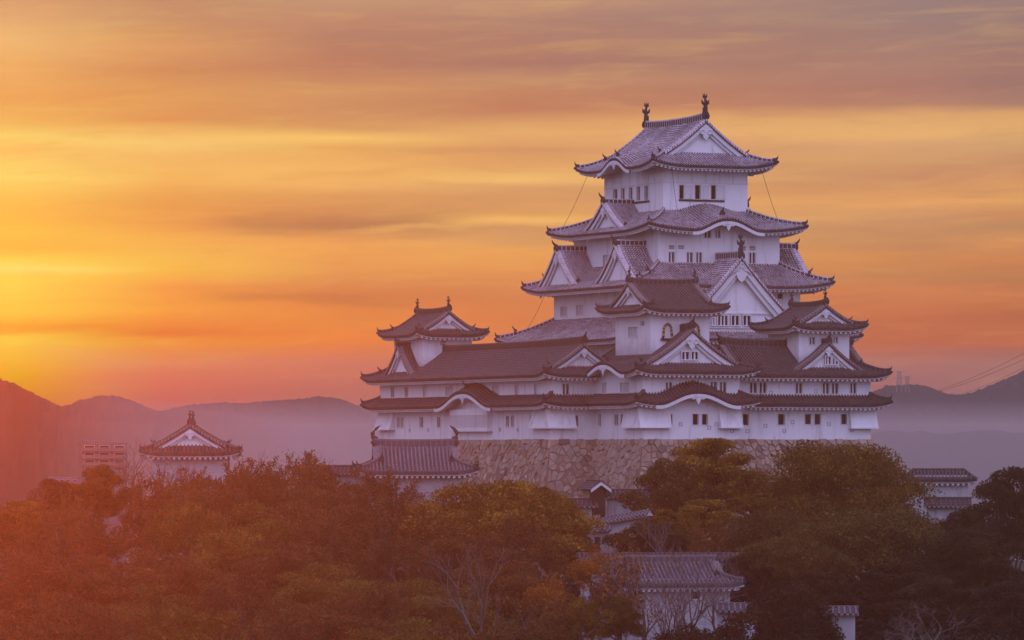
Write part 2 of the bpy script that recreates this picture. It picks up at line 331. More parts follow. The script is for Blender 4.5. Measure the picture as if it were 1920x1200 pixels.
# ------------------------------------------------------------------ roof builders
def lerp(a, b, t): return a+(b-a)*t
def lin_n(a, b, n): return [a+(b-a)*i/n for i in range(n+1)]
class Face:
    """one eave side: n outward, R half extent along n, S half extent along the eave, zf(s, t) height"""
    def __init__(f, n, R, S, zf): f.n = Vector((*n, 0)); f.tan = Vector((-n[1], n[0], 0)); f.R = R; f.S = S; f.zf = zf
    def P(f, s, t, dz=0.0):
        p = f.n*(f.R-t)+f.tan*s; p.z = f.zf(s, t)+dz; return p
def strip(mb, P, al, b0, b1, nb=6, r=.095, hg=.13, ribs=True):
    """tile surface over a in al, b from b0(a) to b1(a), with a roll down the middle of each a step"""
    for a0, a1 in zip(al, al[1:]):
        c0 = [P(a0, lerp(b0(a0), b1(a0), j/nb)) for j in range(nb+1)]; c1 = [P(a1, lerp(b0(a1), b1(a1), j/nb)) for j in range(nb+1)]
        u = 0
        for j in range(nb):
            du = (c0[j+1]-c0[j]).length
            mb.poly((c0[j], c1[j], c1[j+1], c0[j+1]), [(a0,u),(a1,u),(a1,u+du),(a0,u+du)], 0); u += du
        if not ribs: continue
        am = (a0+a1)/2; pts = [P(am, lerp(b0(am), b1(am), j/nb)) for j in range(nb+1)]
        side = c1[0]-c0[0]
        if side.length < 1e-5: continue
        side = side.normalized()*r
        rows = []; u = 0
        for j, p in enumerate(pts):
            d = (pts[min(j+1, nb)]-pts[max(j-1, 0)])
            if d.length < 1e-6: continue
            nrm = side.cross(d).normalized()
            if nrm.z < 0: nrm = -nrm
            if j and rows: u += (p-rows[-1][4]).length
            rows.append((p-side, p-side*.6+nrm*hg, p+side*.6+nrm*hg, p+side, p, u))
        for x, y in zip(rows, rows[1:]):
            for j in range(3): mb.poly((x[j], x[j+1], y[j+1], y[j]), [(0,x[5]),(1,x[5]),(1,y[5]),(0,y[5])], 1)
        if rows:
            x = rows[0]; dn = Vector((0,0,-.14)); mb.poly((x[0]+dn, x[3]+dn, x[3], x[2], x[1], x[0]), [(0,.2)]*6, 1)
def bumpf(bs, s, x):
    z = 0.0
    for (s0, w_, h, dec) in bs:
        q_ = abs(s-s0)/w_
        if q_ < 1: z += h*(.5+.5*math.cos(math.pi*q_**1.15))*max(0.0, 1-dec*x)
    return z
def eave_mesh(tile, eave, F, O, bs=(), drop=.26, raf=.47, s0=None, s1=None, rw=.22, rh=.24):
    a = -F.S if s0 is None else s0; b = F.S if s1 is None else s1
    n = max(4, int((b-a)/.5)); ss = lin_n(a, b, n)
    dmax = lambda s: max(.02, min(O, F.S-abs(s))) if s0 is None else O
    zs = lambda s, t: F.zf(s, 0)-drop-.11+t*.22
    def Q(s, t, z): p = F.n*(F.R-t)+F.tan*s; p.z = z; return p
    for x, y in zip(ss, ss[1:]):
        zx, zy = F.zf(x, 0), F.zf(y, 0); tx, ty = min(.12, dmax(x)), min(.12, dmax(y))
        tile.poly((Q(x,0,zx-drop), Q(y,0,zy-drop), Q(y,0,zy), Q(x,0,zx)), [(x,.2),(y,.2),(y,.25),(x,.25)], 0)
        tile.poly((Q(x,tx,zx-drop), Q(y,ty,zy-drop), Q(y,0,zy-drop), Q(x,0,zx-drop)), [(x,.2)]*4, 0)
        eave.poly((Q(x,tx,zx-drop-.11), Q(y,ty,zy-drop-.11), Q(y,ty,zy-drop), Q(x,tx,zx-drop)))
        eave.poly((Q(x,tx,zx-drop-.11), Q(x,dmax(x),zs(x,dmax(x))), Q(y,dmax(y),zs(y,dmax(y))), Q(y,ty,zy-drop-.11)))
        if bs and O < F.S-abs(x):
            eave.poly((Q(x,O-.02,zs(x,O)-.1), Q(y,O-.02,zs(y,O)-.1), Q(y,O-.02,zs(y,O)-.9), Q(x,O-.02,zs(x,O)-.9)))
    m = max(2, int((b-a)/raf))
    for i in range(m):
        s = a+(b-a)*(i+.5)/m; tm = dmax(s)
        if tm < .55: continue
        e0, e1 = .22, tm; z0, z1 = zs(s, e0), zs(s, e1)
        bt = [Q(s-rw/2,e0,z0-rh), Q(s+rw/2,e0,z0-rh), Q(s+rw/2,e1,z1-rh), Q(s-rw/2,e1,z1-rh)]
        tp = [Q(s-rw/2,e0,z0+.01), Q(s+rw/2,e0,z0+.01), Q(s+rw/2,e1,z1+.01), Q(s-rw/2,e1,z1+.01)]
        eave.hexa(bt, tp)
    for (c, w_, h, dec) in bs:                   # thick curved board and pendant of an undulating gable
        L = lin_n(c-w_*1.08, c+w_*1.08, 26); th = .34
        for x, y in zip(L, L[1:]):
            zx, zy = F.zf(x, 0)-drop-.02, F.zf(y, 0)-drop-.02
            A_ = (Q(x,-.03,zx-th), Q(y,-.03,zy-th), Q(y,-.03,zy), Q(x,-.03,zx)); B_ = (Q(x,.26,zx-th), Q(y,.26,zy-th), Q(y,.26,zy), Q(x,.26,zx))
            eave.poly(A_); eave.poly((B_[0], B_[1], A_[1], A_[0])); eave.poly(B_[::-1]); eave.poly((A_[3], A_[2], B_[2], B_[3]))
        zc = F.zf(c, 0)-drop-th+.06; k_ = min(1.0, w_/4)
        out = [(-.95,0),(.95,0),(.6,-.28),(.3,-.22),(.16,-.5),(0,-.78),(-.16,-.5),(-.3,-.22),(-.6,-.28)]
        f_ = [Q(c+p*k_, .0, zc+r_*k_) for p, r_ in out]; g_ = [Q(c+p*k_, .14, zc+r_*k_) for p, r_ in out]
        eave.poly(f_)
        for i in range(len(out)):
            j = (i+1) % len(out); eave.poly((f_[j], f_[i], g_[i], g_[j]))
def oni(mb, p, d, sc=1.0, horn=True):
    d = Vector((d[0], d[1], 0)).normalized(); a = Vector((d.y, -d.x, 0)); p = Vector(p)
    out = [(-.30,-.22),(.30,-.22),(.36,.10),(.27,.36),(.10,.55),(-.10,.55),(-.27,.36),(-.36,.10)]
    f_ = [p+a*x*sc+Vector((0,0,z*sc))+d*.12*sc for x, z in out]; g_ = [p+a*x*sc+Vector((0,0,z*sc))-d*.12*sc for x, z in out]
    mb.poly(f_); mb.poly(g_[::-1])
    for i in range(8):
        j = (i+1) % 8; mb.poly((f_[j], f_[i], g_[i], g_[j]))
    mb.tube([p+d*.12*sc+Vector((0,0,.12*sc)), p+d*.24*sc+Vector((0,0,.12*sc))], [.13*sc, .13*sc], 6)
    if horn: mb.tube([p+Vector((0,0,.42*sc)), p+d*.22*sc+Vector((0,0,.56*sc)), p+d*.40*sc+Vector((0,0,.78*sc)), p+d*.46*sc+Vector((0,0,1.02*sc))], [.13*sc, .12*sc, .08*sc, .02*sc], 6)
def tip(mb, p, d, sc=1.0):
    """round corner tile and upswept point at a hip end"""
    d = Vector((d[0], d[1], 0)).normalized(); a = Vector((d.y, -d.x, 0)); p = Vector(p)
    mb.tube([p-d*.35*sc+Vector((0,0,.30*sc)), p+d*.05*sc+Vector((0,0,.42*sc)), p+d*.16*sc+Vector((0,0,.78*sc))], [.13*sc, .12*sc, .03*sc], 6)
    mb.tube([p-d*.2*sc+Vector((0,0,-.08*sc)), p+d*.22*sc+Vector((0,0,-.02*sc))], [.15*sc, .15*sc], 7)
    bt = [p-d*.5*sc-a*.2*sc, p-a*.2*sc, p+a*.2*sc, p-d*.5*sc+a*.2*sc]; mb.hexa([x+Vector((0,0,-.25*sc)) for x in bt], [x+Vector((0,0,.42*sc)) for x in bt])
def shachi(mb, p, d, H=1.9):
    """dolphin-like roof fish: head down on the ridge looking inward, body and forked tail rising"""
    d = Vector((d[0], d[1], 0)).normalized(); a = Vector((d.y, -d.x, 0)); p = Vector(p); k_ = H/1.9
    Q = lambda x, y, z: p+d*(x*k_)+a*(y*k_)+Vector((0,0,z*k_))
    mb.tube([Q(.1,0,-.35), Q(.02,0,.05), Q(-.04,0,.40), Q(-.10,0,.75), Q(-.05,0,1.1), Q(.12,0,1.42), Q(.20,0,1.7), Q(.08,0,1.98)], [.34*k_, .30*k_, .24*k_, .18*k_, .15*k_, .11*k_, .08*k_, .015*k_], 8)
    mb.tube([Q(.05,0,.06), Q(.42,0,.16), Q(.58,0,.34)], [.22*k_, .16*k_, .05*k_], 6)
    def fin(pts, w_=.05):
        f_ = [Q(x, y-w_, z) if abs(y) < .01 else Q(x-w_, y, z) for x, y, z in pts]; g_ = [Q(x, y+w_, z) if abs(y) < .01 else Q(x+w_, y, z) for x, y, z in pts]
        mb.poly(f_); mb.poly(g_[::-1])
        for i in range(len(pts)):
            j = (i+1) % len(pts); mb.poly((f_[i], f_[j], g_[j], g_[i]))
    fin([(-.2,0,.45),(-.5,0,.75),(-.36,0,.85),(-.42,0,1.15),(-.15,0,1.1),(-.1,0,.8)])
    for s in (-1, 1):
        fin([(0,s*.2,.55),(0,s*.52,.85),(0,s*.44,.92),(0,s*.5,1.22),(0,s*.26,1.0),(0,s*.14,.85)])
        fin([(.1,s*.05,1.3),(.1,s*.34,1.55),(.1,s*.22,1.62),(.1,s*.3,1.9),(.1,s*.08,1.65)])
def gable_end(PG, w, zp, zb, yv, parts, dep=.5, pend=1.0, teeth=.33, fancy=False):
    """PG(x, y, z): x from the ridge line, y outward from the gable wall; zp(x) roof height over the gable"""
    wl, tl, pn = parts['wall'].piece(), parts['teeth'], parts['pend'].piece()
    xs = lin_n(-w, w, 24)
    for (y0, y1, z0, z1) in ((yv-.22, yv-.08, .20, .20+dep), (yv-.46, yv-.30, .20, .16+dep*1.75)):
        bd = parts['board'].piece()
        for a, b in zip(xs, xs[1:]):
            A_ = [PG(a,y1,zp(a)-z1), PG(b,y1,zp(b)-z1), PG(b,y1,zp(b)-z0), PG(a,y1,zp(a)-z0)]; B_ = [PG(a,y0,zp(a)-z1), PG(b,y0,zp(b)-z1), PG(b,y0,zp(b)-z0), PG(a,y0,zp(a)-z0)]
            bd.poly(A_); bd.poly(B_[::-1]); bd.poly((B_[0], B_[1], A_[1], A_[0]))
        for a in (-w, w):
            bd.poly((PG(a,y0,zp(a)-z1), PG(a,y1,zp(a)-z1), PG(a,y1,zp(a)-z0), PG(a,y0,zp(a)-z0)))
    for a, b in zip(xs, xs[1:]):                 # soffit of the verge and the gable wall
        bd.poly((PG(a,0,zp(a)-.14), PG(b,0,zp(b)-.14), PG(b,yv-.05,zp(b)-.12), PG(a,yv-.05,zp(a)-.12)))
        za, zc = max(zb, zp(a)-.13), max(zb, zp(b)-.13)
        if max(za, zc) > zb+.01: wl.poly((PG(a,0,zb), PG(b,0,zb), PG(b,0,zc), PG(a,0,za)))
    for a, b in zip(xs, xs[1:]):                 # dark course of verge tile
        A_ = [PG(a,yv+.04,zp(a)-.26), PG(b,yv+.04,zp(b)-.26), PG(b,yv+.04,zp(b)+.15), PG(a,yv+.04,zp(a)+.15)]; B_ = [PG(a,yv-.6,zp(a)-.1), PG(b,yv-.6,zp(b)-.1), PG(b,yv-.6,zp(b)+.15), PG(a,yv-.6,zp(a)+.15)]
        tl.poly(A_, [(0,.25)]*4, 0); tl.poly((A_[3], A_[2], B_[2], B_[3]), [(0,.25)]*4, 0); tl.poly((A_[1], A_[0], (A_[0]+(B_[0]-A_[0])*.3), (A_[1]+(B_[1]-A_[1])*.3)), [(0,.25)]*4, 0)
    L = 0; n = 200; acc = 0; last = None          # cross tiles along the verge
    for i in range(n+1):
        x = w*i/n
        if last is not None: acc += math.hypot(x-last[0], zp(x)-last[1])
        last = (x, zp(x))
        if acc > teeth or i == 0:
            acc = 0
            sl = (zp(min(w, x+.05))-zp(max(0, x-.05)))/(min(w, x+.05)-max(0, x-.05)); ln = math.hypot(1, sl); tx, tz = .5/ln, .5*sl/ln
            for sg in ((-1, 1) if i else (1,)):
                q_ = [(x-tx*.24, zp(x)-tz*.24), (x+tx*.24, zp(x)+tz*.24)]
                b_ = [PG(sg*q_[0][0], yv-.5, q_[0][1]-.12), PG(sg*q_[1][0], yv-.5, q_[1][1]-.12), PG(sg*q_[1][0], yv+.09, q_[1][1]-.10), PG(sg*q_[0][0], yv+.09, q_[0][1]-.10)]
                t_ = [PG(sg*q_[0][0], yv-.5, q_[0][1]+.22), PG(sg*q_[1][0], yv-.5, q_[1][1]+.22), PG(sg*q_[1][0], yv+.09, q_[1][1]+.18), PG(sg*q_[0][0], yv+.09, q_[0][1]+.18)]
                tl.hexa(b_, t_, 0)
    z0 = zp(0)-.10-dep*.85; y = yv-.02; s = pend
    half = [(0,.1),(.34,.02),(.62,-.34),(.5,-.62),(.30,-.66),(.20,-.9),(0,-1.12)]
    if fancy: half = [(0,.35),(.5,.25),(.75,-.1),(1.0,-.30),(1.3,-.62),(1.62,-.72),(1.95,-1.12),(1.7,-1.2),(1.45,-1.0),(1.2,-1.05),(1.0,-.72),(.78,-.62),(.62,-.98),(.46,-1.22),(.30,-1.5),(0,-1.72)]
    pts = half+[(-x, z) for x, z in half[-2:0:-1]]
    f_ = [PG(x*s, y, z0+z*s) for x, z in pts]; g_ = [PG(x*s, y-.16, z0+z*s) for x, z in pts]
    c = PG(0, y, z0-.4*s); c2 = PG(0, y-.16, z0-.4*s)
    for i in range(len(pts)):
        j = (i+1) % len(pts); pn.poly((c, f_[i], f_[j])); pn.poly((f_[i], g_[i], g_[j], f_[j]))
    for sx in ((-.3, .3) if not fancy else (-.9, -.42, .42, .9)):      # scrolls
        zz = z0+(-.48 if not fancy else (-.52 if abs(sx) > .6 else -.35))*s; r_ = .17*s
        ring = [PG(sx*s+r_*math.cos(q_), y+.05, zz+r_*math.sin(q_)) for q_ in lin_n(0, 5.2, 9)]; pn.tube(ring, [.035*s]*10, 4)
    if fancy:
        ring = [PG(.22*math.cos(q_), y+.06, z0+.02+.22*math.sin(q_)) for q_ in lin_n(0, 6.28, 10)]; pn.tube(ring, [.05]*11, 4)
        for i in range(6):
            a = i*math.pi/3; pn.tube([PG(.32*math.cos(a), y+.02, z0+.02+.32*math.sin(a)), PG(.46*math.cos(a), y+.02, z0+.02+.46*math.sin(a))], [.09, .03], 5)
class Many(list):
    """a list of meshes, one for each piece"""
    def piece(s): s.append(MB()); return s[-1]
    def sweep(s, *a, **kw_): s.piece().sweep(*a, **kw_)
    def hexa(s, *a): (s[-1] if s else s.piece()).hexa(*a)
def newparts(): return dict(tile=MB(), eave=MB(), ridge=Many(), board=Many(), wall=Many(), teeth=None, pend=Many(), orn=[])
def finish(parent, p, M, pl=None):
    roof = p['tile'].build('roof', M['tile'], parent)
    for nm, key, mt in (('eave','eave',TRIM), ('ridge_cap','ridge',M['ridge']), ('gable_board','board',TRIM), ('gable_wall','wall',pl or PLASTER), ('gable_pendant','pend',TRIM)):
        for mb in (p[key] if isinstance(p[key], Many) else [p[key]]): mb.build(nm, mt, roof)
    for nm, mb in p['orn']: mb.build(nm, ORN, roof)
    return roof
SIDES = {'L': (-1,0), 'R': (1,0), 'F': (0,-1), 'B': (0,1)}
def skirt(parent, A, B, Tu, Tv, ze, rise, O, M, c=.25, lift=.45, kap=1.3, bumps={}, sides='LFRB', hips=None, sp=.31, center=(0,0), oniat=None, nb=6, parts=None, raf=.47):
    """hipped apron roof round a wall; center offsets it inside the building's frame"""
    p = parts or newparts(); cx = Vector((center[0], center[1], 0))
    def mk(sd):
        n = SIDES[sd]; fr = sd in 'FB'; R, S, T, Ts = (B, A, Tv, Tu) if fr else (A, B, Tu, Tv); bs = bumps.get(sd, ())
        def zf(s, t):
            x = t/T; d = (S-abs(s))/Ts
            return ze+rise*((1-c)*x+c*x*x)+lift*max(0, 1-d/kap)**2*max(0, 1-x/kap)+bumpf(bs, s, x)
        F = Face(n, R, S, zf); F.T = T; F.Ts = Ts; F.bs = bs
        P0 = F.P; F.P = lambda s, t, dz=0.0: P0(s, t, dz)+cx
        return F
    for sd in sides:
        F = mk(sd); n = max(6, int(round(2*F.S/sp))); al = lin_n(-F.S, F.S, n)
        strip(p['tile'], F.P, al, lambda a: 0, lambda a, F=F: max(.02, min(F.T, F.T*(F.S-abs(a))/F.Ts)), nb if not F.bs else nb+2)
        t2, e2 = MB(), MB(); eave_mesh(t2, e2, F, O, F.bs, raf=raf)
        for src, dst in ((t2, p['tile']), (e2, p['eave'])):
            i = len(dst.v); dst.v.extend((x+cx.x, y+cx.y, z) for x, y, z in src.v); dst.f.extend(tuple(j+i for j in f_) for f_ in src.f); dst.uv.extend(src.uv); dst.m.extend(src.m)
        for (s0, w_, h, dec) in F.bs:             # ridge line and ornament of the undulating gable
            if dec < 1.5:
                o = MB(); oni(o, F.P(s0, F.T*.28, .12), F.n, .85); p['orn'].append(('ridge_ornament', o))
                p['ridge'].sweep([F.P(s0, F.T*x, .05) for x in lin_n(.3, 1, 5)], .3, .14)
    for (sd, sg) in (hips if hips is not None else [('F',-1),('F',1),('B',-1),('B',1)]):
        F = mk(sd); pts = [F.P(sg*(F.S-F.Ts*x), F.T*x, 0) for x in lin_n(0.02, 1, 8)]
        p['ridge'].sweep(pts, .34, .36, z0=-.1); dd = pts[0]-pts[2]
        o = MB(); tip(o, pts[0], dd, .95); p['orn'].append(('ridge_ornament', o))
        if oniat:
            q_ = F.P(sg*(F.S-F.Ts*oniat), F.T*oniat, .25); o = MB(); oni(o, q_, dd, .8); p['orn'].append(('ridge_ornament', o))
    return p if parts is not None else finish(parent, p, M)
def dormer(parts, PF, s0, w, zr, zb, tf, tb, yv=.65, c=.35, dep=.45, pend=1.0, fancy=False, sp=.31, wallz=None, orn=1.0, fish=False, rh=.45, kud=True):
    """triangular gable standing on a roof side. PF(s, t, z): eave frame point; front wall at t=tf, ridge runs back to tb"""
    g = lambda q_: (1+c)*q_-c*q_*q_
    zp = lambda x: zr-(zr-zb)*g(min(1.0, abs(x)/w))
    p = parts; p['teeth'] = p['tile']
    for sg in (-1, 1):
        P = lambda a, b: PF(s0+sg*w*(1-b), a, zp(w*(1-b)))
        n = max(3, int((tb-(tf-yv))/sp)); al = lin_n(tf-yv, tb, n)
        strip(p['tile'], P, al, lambda a: 0, lambda a: 1, 8)
        if kud:
            pts = [PF(s0+sg*x, tf-yv+.75, zp(x)) for x in lin_n(.15, w*.86, 9)]
            p['ridge'].sweep(pts, .28, .26, z0=-.05); d = pts[-1]-pts[-3]; o = MB(); oni(o, pts[-1]+Vector((0,0,.15)), d, .62*orn, False); p['orn'].append(('ridge_ornament', o))
    PG = lambda x, y, z: PF(s0+x, tf-y, z)
    gable_end(PG, w, zp, zb-.3 if wallz is None else wallz, yv, p, dep, pend, fancy=fancy)
    p['ridge'].sweep([PF(s0, tf-yv+.1, zr), PF(s0, tb, zr)], .40, rh, z0=-.1)
    d = PF(s0, 0, 0)-PF(s0, 1, 0); o = MB()
    oni(o, PF(s0, tf-yv+.05, zr+.12), d, 1.0*orn, not fish); 
    if fish: shachi(o, PF(s0, tf-yv+.25, zr+.75), -d, 1.75)
    p['orn'].append(('ridge_ornament', o))
def irimoya(parent, A, B, G, ze, rise, O, M, axis='y', c=.3, lift=.5, Dl=3.2, yv=.7, bumps={}, sp=.31, dep=.5, pend=1.0, center=(0,0), ends=(-1,1), fish=0.0, orn=1.0, rh=.6, extra=None, kud=True, raf=.47, ridge_up=.25, nb=8, horn=False, pl=None):
    """hip-and-gable roof: A half span across the ridge, B half length along it, gable walls at +-G"""
    p = newparts(); p['teeth'] = p['tile']; cx = Vector((center[0], center[1], 0))
    nl, nsn = (((1,0),(0,1)) if axis == 'y' else ((0,1),(1,0)))
    hz = lambda t: rise*((1-c)*t/A+c*(t/A)**2)
    Gv = G+yv; Tg = B-G
    def mk(n, R, S, bs):
        def zf(s, t): d = S-abs(s); return ze+hz(t)+lift*max(0, 1-d/Dl)**2*max(0, 1-t/Dl)**2+bumpf(bs, s, t/A)
        F = Face(n, R, S, zf); P0 = F.P; F.P = lambda s, t, dz=0.0: P0(s, t, dz)+cx; F.bs = bs; return F
    name = {(-1,0):'L', (1,0):'R', (0,-1):'F', (0,1):'B'}
    faces = {}
    for sg in (-1, 1):
        n = (nl[0]*sg, nl[1]*sg); F = mk(n, A, B, bumps.get(name[n], ())); faces[name[n]] = F
        for a, b, tm in ((-B, -Gv, lambda s: max(.02, B-abs(s))), (-Gv, Gv, lambda s: A), (Gv, B, lambda s: max(.02, B-abs(s)))):
            strip(p['tile'], F.P, lin_n(a, b, max(2, int(round((b-a)/sp)))), lambda s: 0, tm, nb)
        n = (nsn[0]*sg, nsn[1]*sg); F = mk(n, B, A, bumps.get(name[n], ())); faces[name[n]] = F
        strip(p['tile'], F.P, lin_n(-A, A, int(round(2*A/sp))), lambda s: 0, lambda s: max(.02, min(Tg+.05, A-abs(s))), 5)
    for F in faces.values():
        t2, e2 = MB(), MB(); eave_mesh(t2, e2, F, O, F.bs, raf=raf)
        for src, dst in ((t2, p['tile']), (e2, p['eave'])):
            i = len(dst.v); dst.v.extend((x+cx.x, y+cx.y, z) for x, y, z in src.v); dst.f.extend(tuple(j+i for j in f_) for f_ in src.f); dst.uv.extend(src.uv); dst.m.extend(src.m)
        for (s0, w_, h, dec) in F.bs:
            o = MB(); oni(o, F.P(s0, .55, .1), F.n, .8); p['orn'].append(('ridge_ornament', o))
            p['ridge'].sweep([F.P(s0, x, .04) for x in lin_n(.55, min(A*.5, 3), 5)], .3, .16)
    nL, nS = Vector((*nl, 0)), Vector((*nsn, 0)); zr = ze+rise
    for e in (-1, 1):
        for sg in (-1, 1):                         # hips and descending ridges
            hp = lambda d: cx+nL*(sg*(A-d))+nS*(e*(B-d))+Vector((0,0,ze+hz(d)+lift*max(0,1-d/Dl)**4))
            pts = [hp(d) for d in lin_n(.03, Tg+.25, 6)]; p['ridge'].sweep(pts, .32, .34, z0=-.1)
            o = MB(); tip(o, pts[0], pts[0]-pts[2], .9*orn); p['orn'].append(('ridge_ornament', o))
            if kud:
                kp = [cx+nL*(sg*(A-t))+nS*(e*(Gv-.62))+Vector((0,0,ze+hz(t))) for t in lin_n(Tg*.85, A-.1, 9)]
                p['ridge'].sweep(kp, .30, .30, z0=-.05); o = MB(); oni(o, kp[0]+Vector((0,0,.18)), kp[0]-kp[1], .75*orn); p['orn'].append(('ridge_ornament', o))
        if e in ends:
            PG = lambda x, y, z, e=e: cx+nL*x*(-e)+nS*(e*(G+y))+Vector((0,0,z))
            gable_end(PG, A-Tg*.9, lambda x: ze+hz(A-abs(x)), ze+hz(Tg)-.3, yv, p, dep, pend)
    if extra: 
        for key, fn in extra: fn(p, faces)
    m_ = 10; rp = []
    for i in range(m_+1):
        x = lerp(-1, 1, i/m_); rp.append(cx+nS*(x*(Gv-.05))+Vector((0,0,zr+ridge_up*abs(x)**2.5)))
    p['ridge'].sweep(rp, .46, rh, z0=-.25)
    for e in (-1, 1):
        o = MB(); q_ = cx+nS*(e*(Gv-.02))+Vector((0,0,zr+ridge_up+.15)); oni(o, q_, nS*e, 1.05*orn, not fish and not horn)
        if horn: 
            b_ = q_+Vector((0,0,.45)); o.tube([b_+nS*(-e*.35), b_+nS*(e*.05)+Vector((0,0,.15)), b_+nS*(e*.10)+Vector((0,0,.55)), b_+nS*(-e*.22)+Vector((0,0,.95)), b_+nS*(-e*.62)+Vector((0,0,1.25))], [.2,.22,.2,.15,.03], 7)
        if fish: shachi(o, q_+nS*(-e*.18)+Vector((0,0,rh+.05)), nS*-e, fish)
        p['orn'].append(('roof_fish' if fish else 'ridge_ornament', o))
    return finish(parent, p, M, pl)

# ------------------------------------------------------------------ walls and windows
def wall(parent, x0, x1, y0, y1, z0, z1, holes={}, m=None, name='wall', depth=.28):
    """plastered box with real openings in its sides; holes: side -> [(a0, a1, b0, b1)] along the side and in z"""
    mb = MB()
    for sd in 'LFRB':
        hs = [h for h in holes.get(sd, []) if h[1] > h[0] and h[3] > h[2]]
        if sd in 'FB': a0, a1 = x0, x1; P = (lambda a, z, d=0.0: (a, y0+d, z)) if sd == 'F' else (lambda a, z, d=0.0: (a, y1-d, z))
        else: a0, a1 = y0, y1; P = (lambda a, z, d=0.0: (x0+d, a, z)) if sd == 'L' else (lambda a, z, d=0.0: (x1-d, a, z))
        A_ = sorted({a0, a1, *[min(a1, max(a0, v)) for h in hs for v in h[:2]]}); Z_ = sorted({z0, z1, *[min(z1, max(z0, v)) for h in hs for v in h[2:]]})
        for a, b in zip(A_, A_[1:]):
            for c, d in zip(Z_, Z_[1:]):
                mx, mz = (a+b)/2, (c+d)/2
                if any(h[0] < mx < h[1] and h[2] < mz < h[3] for h in hs): continue
                mb.poly((P(a,c), P(b,c), P(b,d), P(a,d)))
        for h in hs:
            a, b, c, d = h; e = depth
            mb.poly((P(a,c), P(a,d), P(a,d,e), P(a,c,e))); mb.poly((P(b,c), P(b,d), P(b,d,e), P(b,c,e)))
            mb.poly((P(a,c), P(b,c), P(b,c,e), P(a,c,e))); mb.poly((P(a,d), P(b,d), P(b,d,e), P(a,d,e)))
    mb.poly(((x0,y0,z1),(x1,y0,z1),(x1,y1,z1),(x0,y1,z1)))
    return mb.build(name, m or PLASTER, parent)
def window(parent, sd, c, h, style='bars', depth=.24, face=None):
    """window filling the opening h on side sd at plane c"""
    a0, a1, z0, z1 = h; out = -1 if sd in 'LF' else 1
    P = (lambda a, z, d: (a, c-out*d, z)) if sd in 'FB' else (lambda a, z, d: (c-out*d, a, z))
    def bx(mb, a, b, c_, d, e0, e1):
        mb.hexa([P(a,c_,e0), P(b,c_,e0), P(b,c_,e1), P(a,c_,e1)], [P(a,d,e0), P(b,d,e0), P(b,d,e1), P(a,d,e1)])
    mb = MB(); bx(mb, a0-.02, a1+.02, z0-.02, z1+.02, depth, depth+.06)
    W_ = mb.build('window', DARK if style != 'blind' else PLASTER_OLD, parent)
    fr = MB(); t = .09
    if style in ('bars', 'grid', 'blind', 'dark'):
        bx(fr, a0-.12, a1+.12, z1, z1+.1, -.05, .06); bx(fr, a0-.12, a1+.12, z0-.1, z0, -.06, .06)
        bx(fr, a0-.1, a0, z0, z1, -.05, .06); bx(fr, a1, a1+.1, z0, z1, -.05, .06)
        fr.build('frame', TRIM, W_)
    br = MB(); wd = a1-a0
    if style in ('bars', 'blind'):
        n = max(1, int(round(wd/.36))-1) if wd < 2.5 else max(2, int(round(wd/.34)))
        for i in range(n):
            a = a0+wd*(i+1)/(n+1); b_ = .075 if style == 'bars' else .09
            bx(br, a-b_, a+b_, z0, z1, .05, .17)
        br.build('bars', TRIM, W_)
    elif style == 'grid':
        for i in range(1, 4): bx(br, a0+wd*i/4-.04, a0+wd*i/4+.04, z0, z1, .05, .12)
        for i in range(1, 3): bx(br, a0, a1, z0+(z1-z0)*i/3-.04, z0+(z1-z0)*i/3+.04, .06, .11)
        br.build('bars', WOOD, W_)
    elif style == 'vent':
        for i in range(3): bx(br, a0-.04, a1+.04, z0+(z1-z0)*(i+.15)/3, z0+(z1-z0)*(i+.62)/3, -.03, .1)
        br.build('louvre', TRIM, W_)
    return W_
def zoomfn(x0, y0, k_): return lambda a: (x0+a[0]/k_, y0+a[1]/k_, x0+a[2]/k_, y0+a[3]/k_)
def hole(fr, sd, c, r):
    """opening on a side plane of frame fr from a picture rectangle"""
    ax = 1 if sd in 'FB' else 0
    p = fr.pick(r[0], (r[1]+r[3])/2, ax, c); q_ = fr.pick(r[2], (r[1]+r[3])/2, ax, c); m_ = fr.pick((r[0]+r[2])/2, r[1], ax, c); n = fr.pick((r[0]+r[2])/2, r[3], ax, c)
    o = 0 if sd in 'FB' else 1
    return (min(p[o], q_[o]), max(p[o], q_[o]), n.z, m_.z)
def storey(parent, fr, x0, x1, y0, y1, z0, z1, wins, m=None):
    """wall with windows: wins = [(side, rect, style)]"""
    hs = {}; todo = []
    for sd, r, st in wins:
        c = {'F': y0, 'B': y1, 'L': x0, 'R': x1}[sd]; h = hole(fr, sd, c, r)
        lo, hi = (x0, x1) if sd in 'FB' else (y0, y1); h = (max(lo+.05, h[0]), min(hi-.05, h[1]), max(z0+.05, h[2]), min(z1-.05, h[3]))
        hs.setdefault(sd, []).append(h); todo.append((sd, c, h, st))
    w_ = wall(parent, x0, x1, y0, y1, z0, z1, hs, m)
    for sd, c, h, st in todo: window(parent, sd, c, h, st)
    return w_
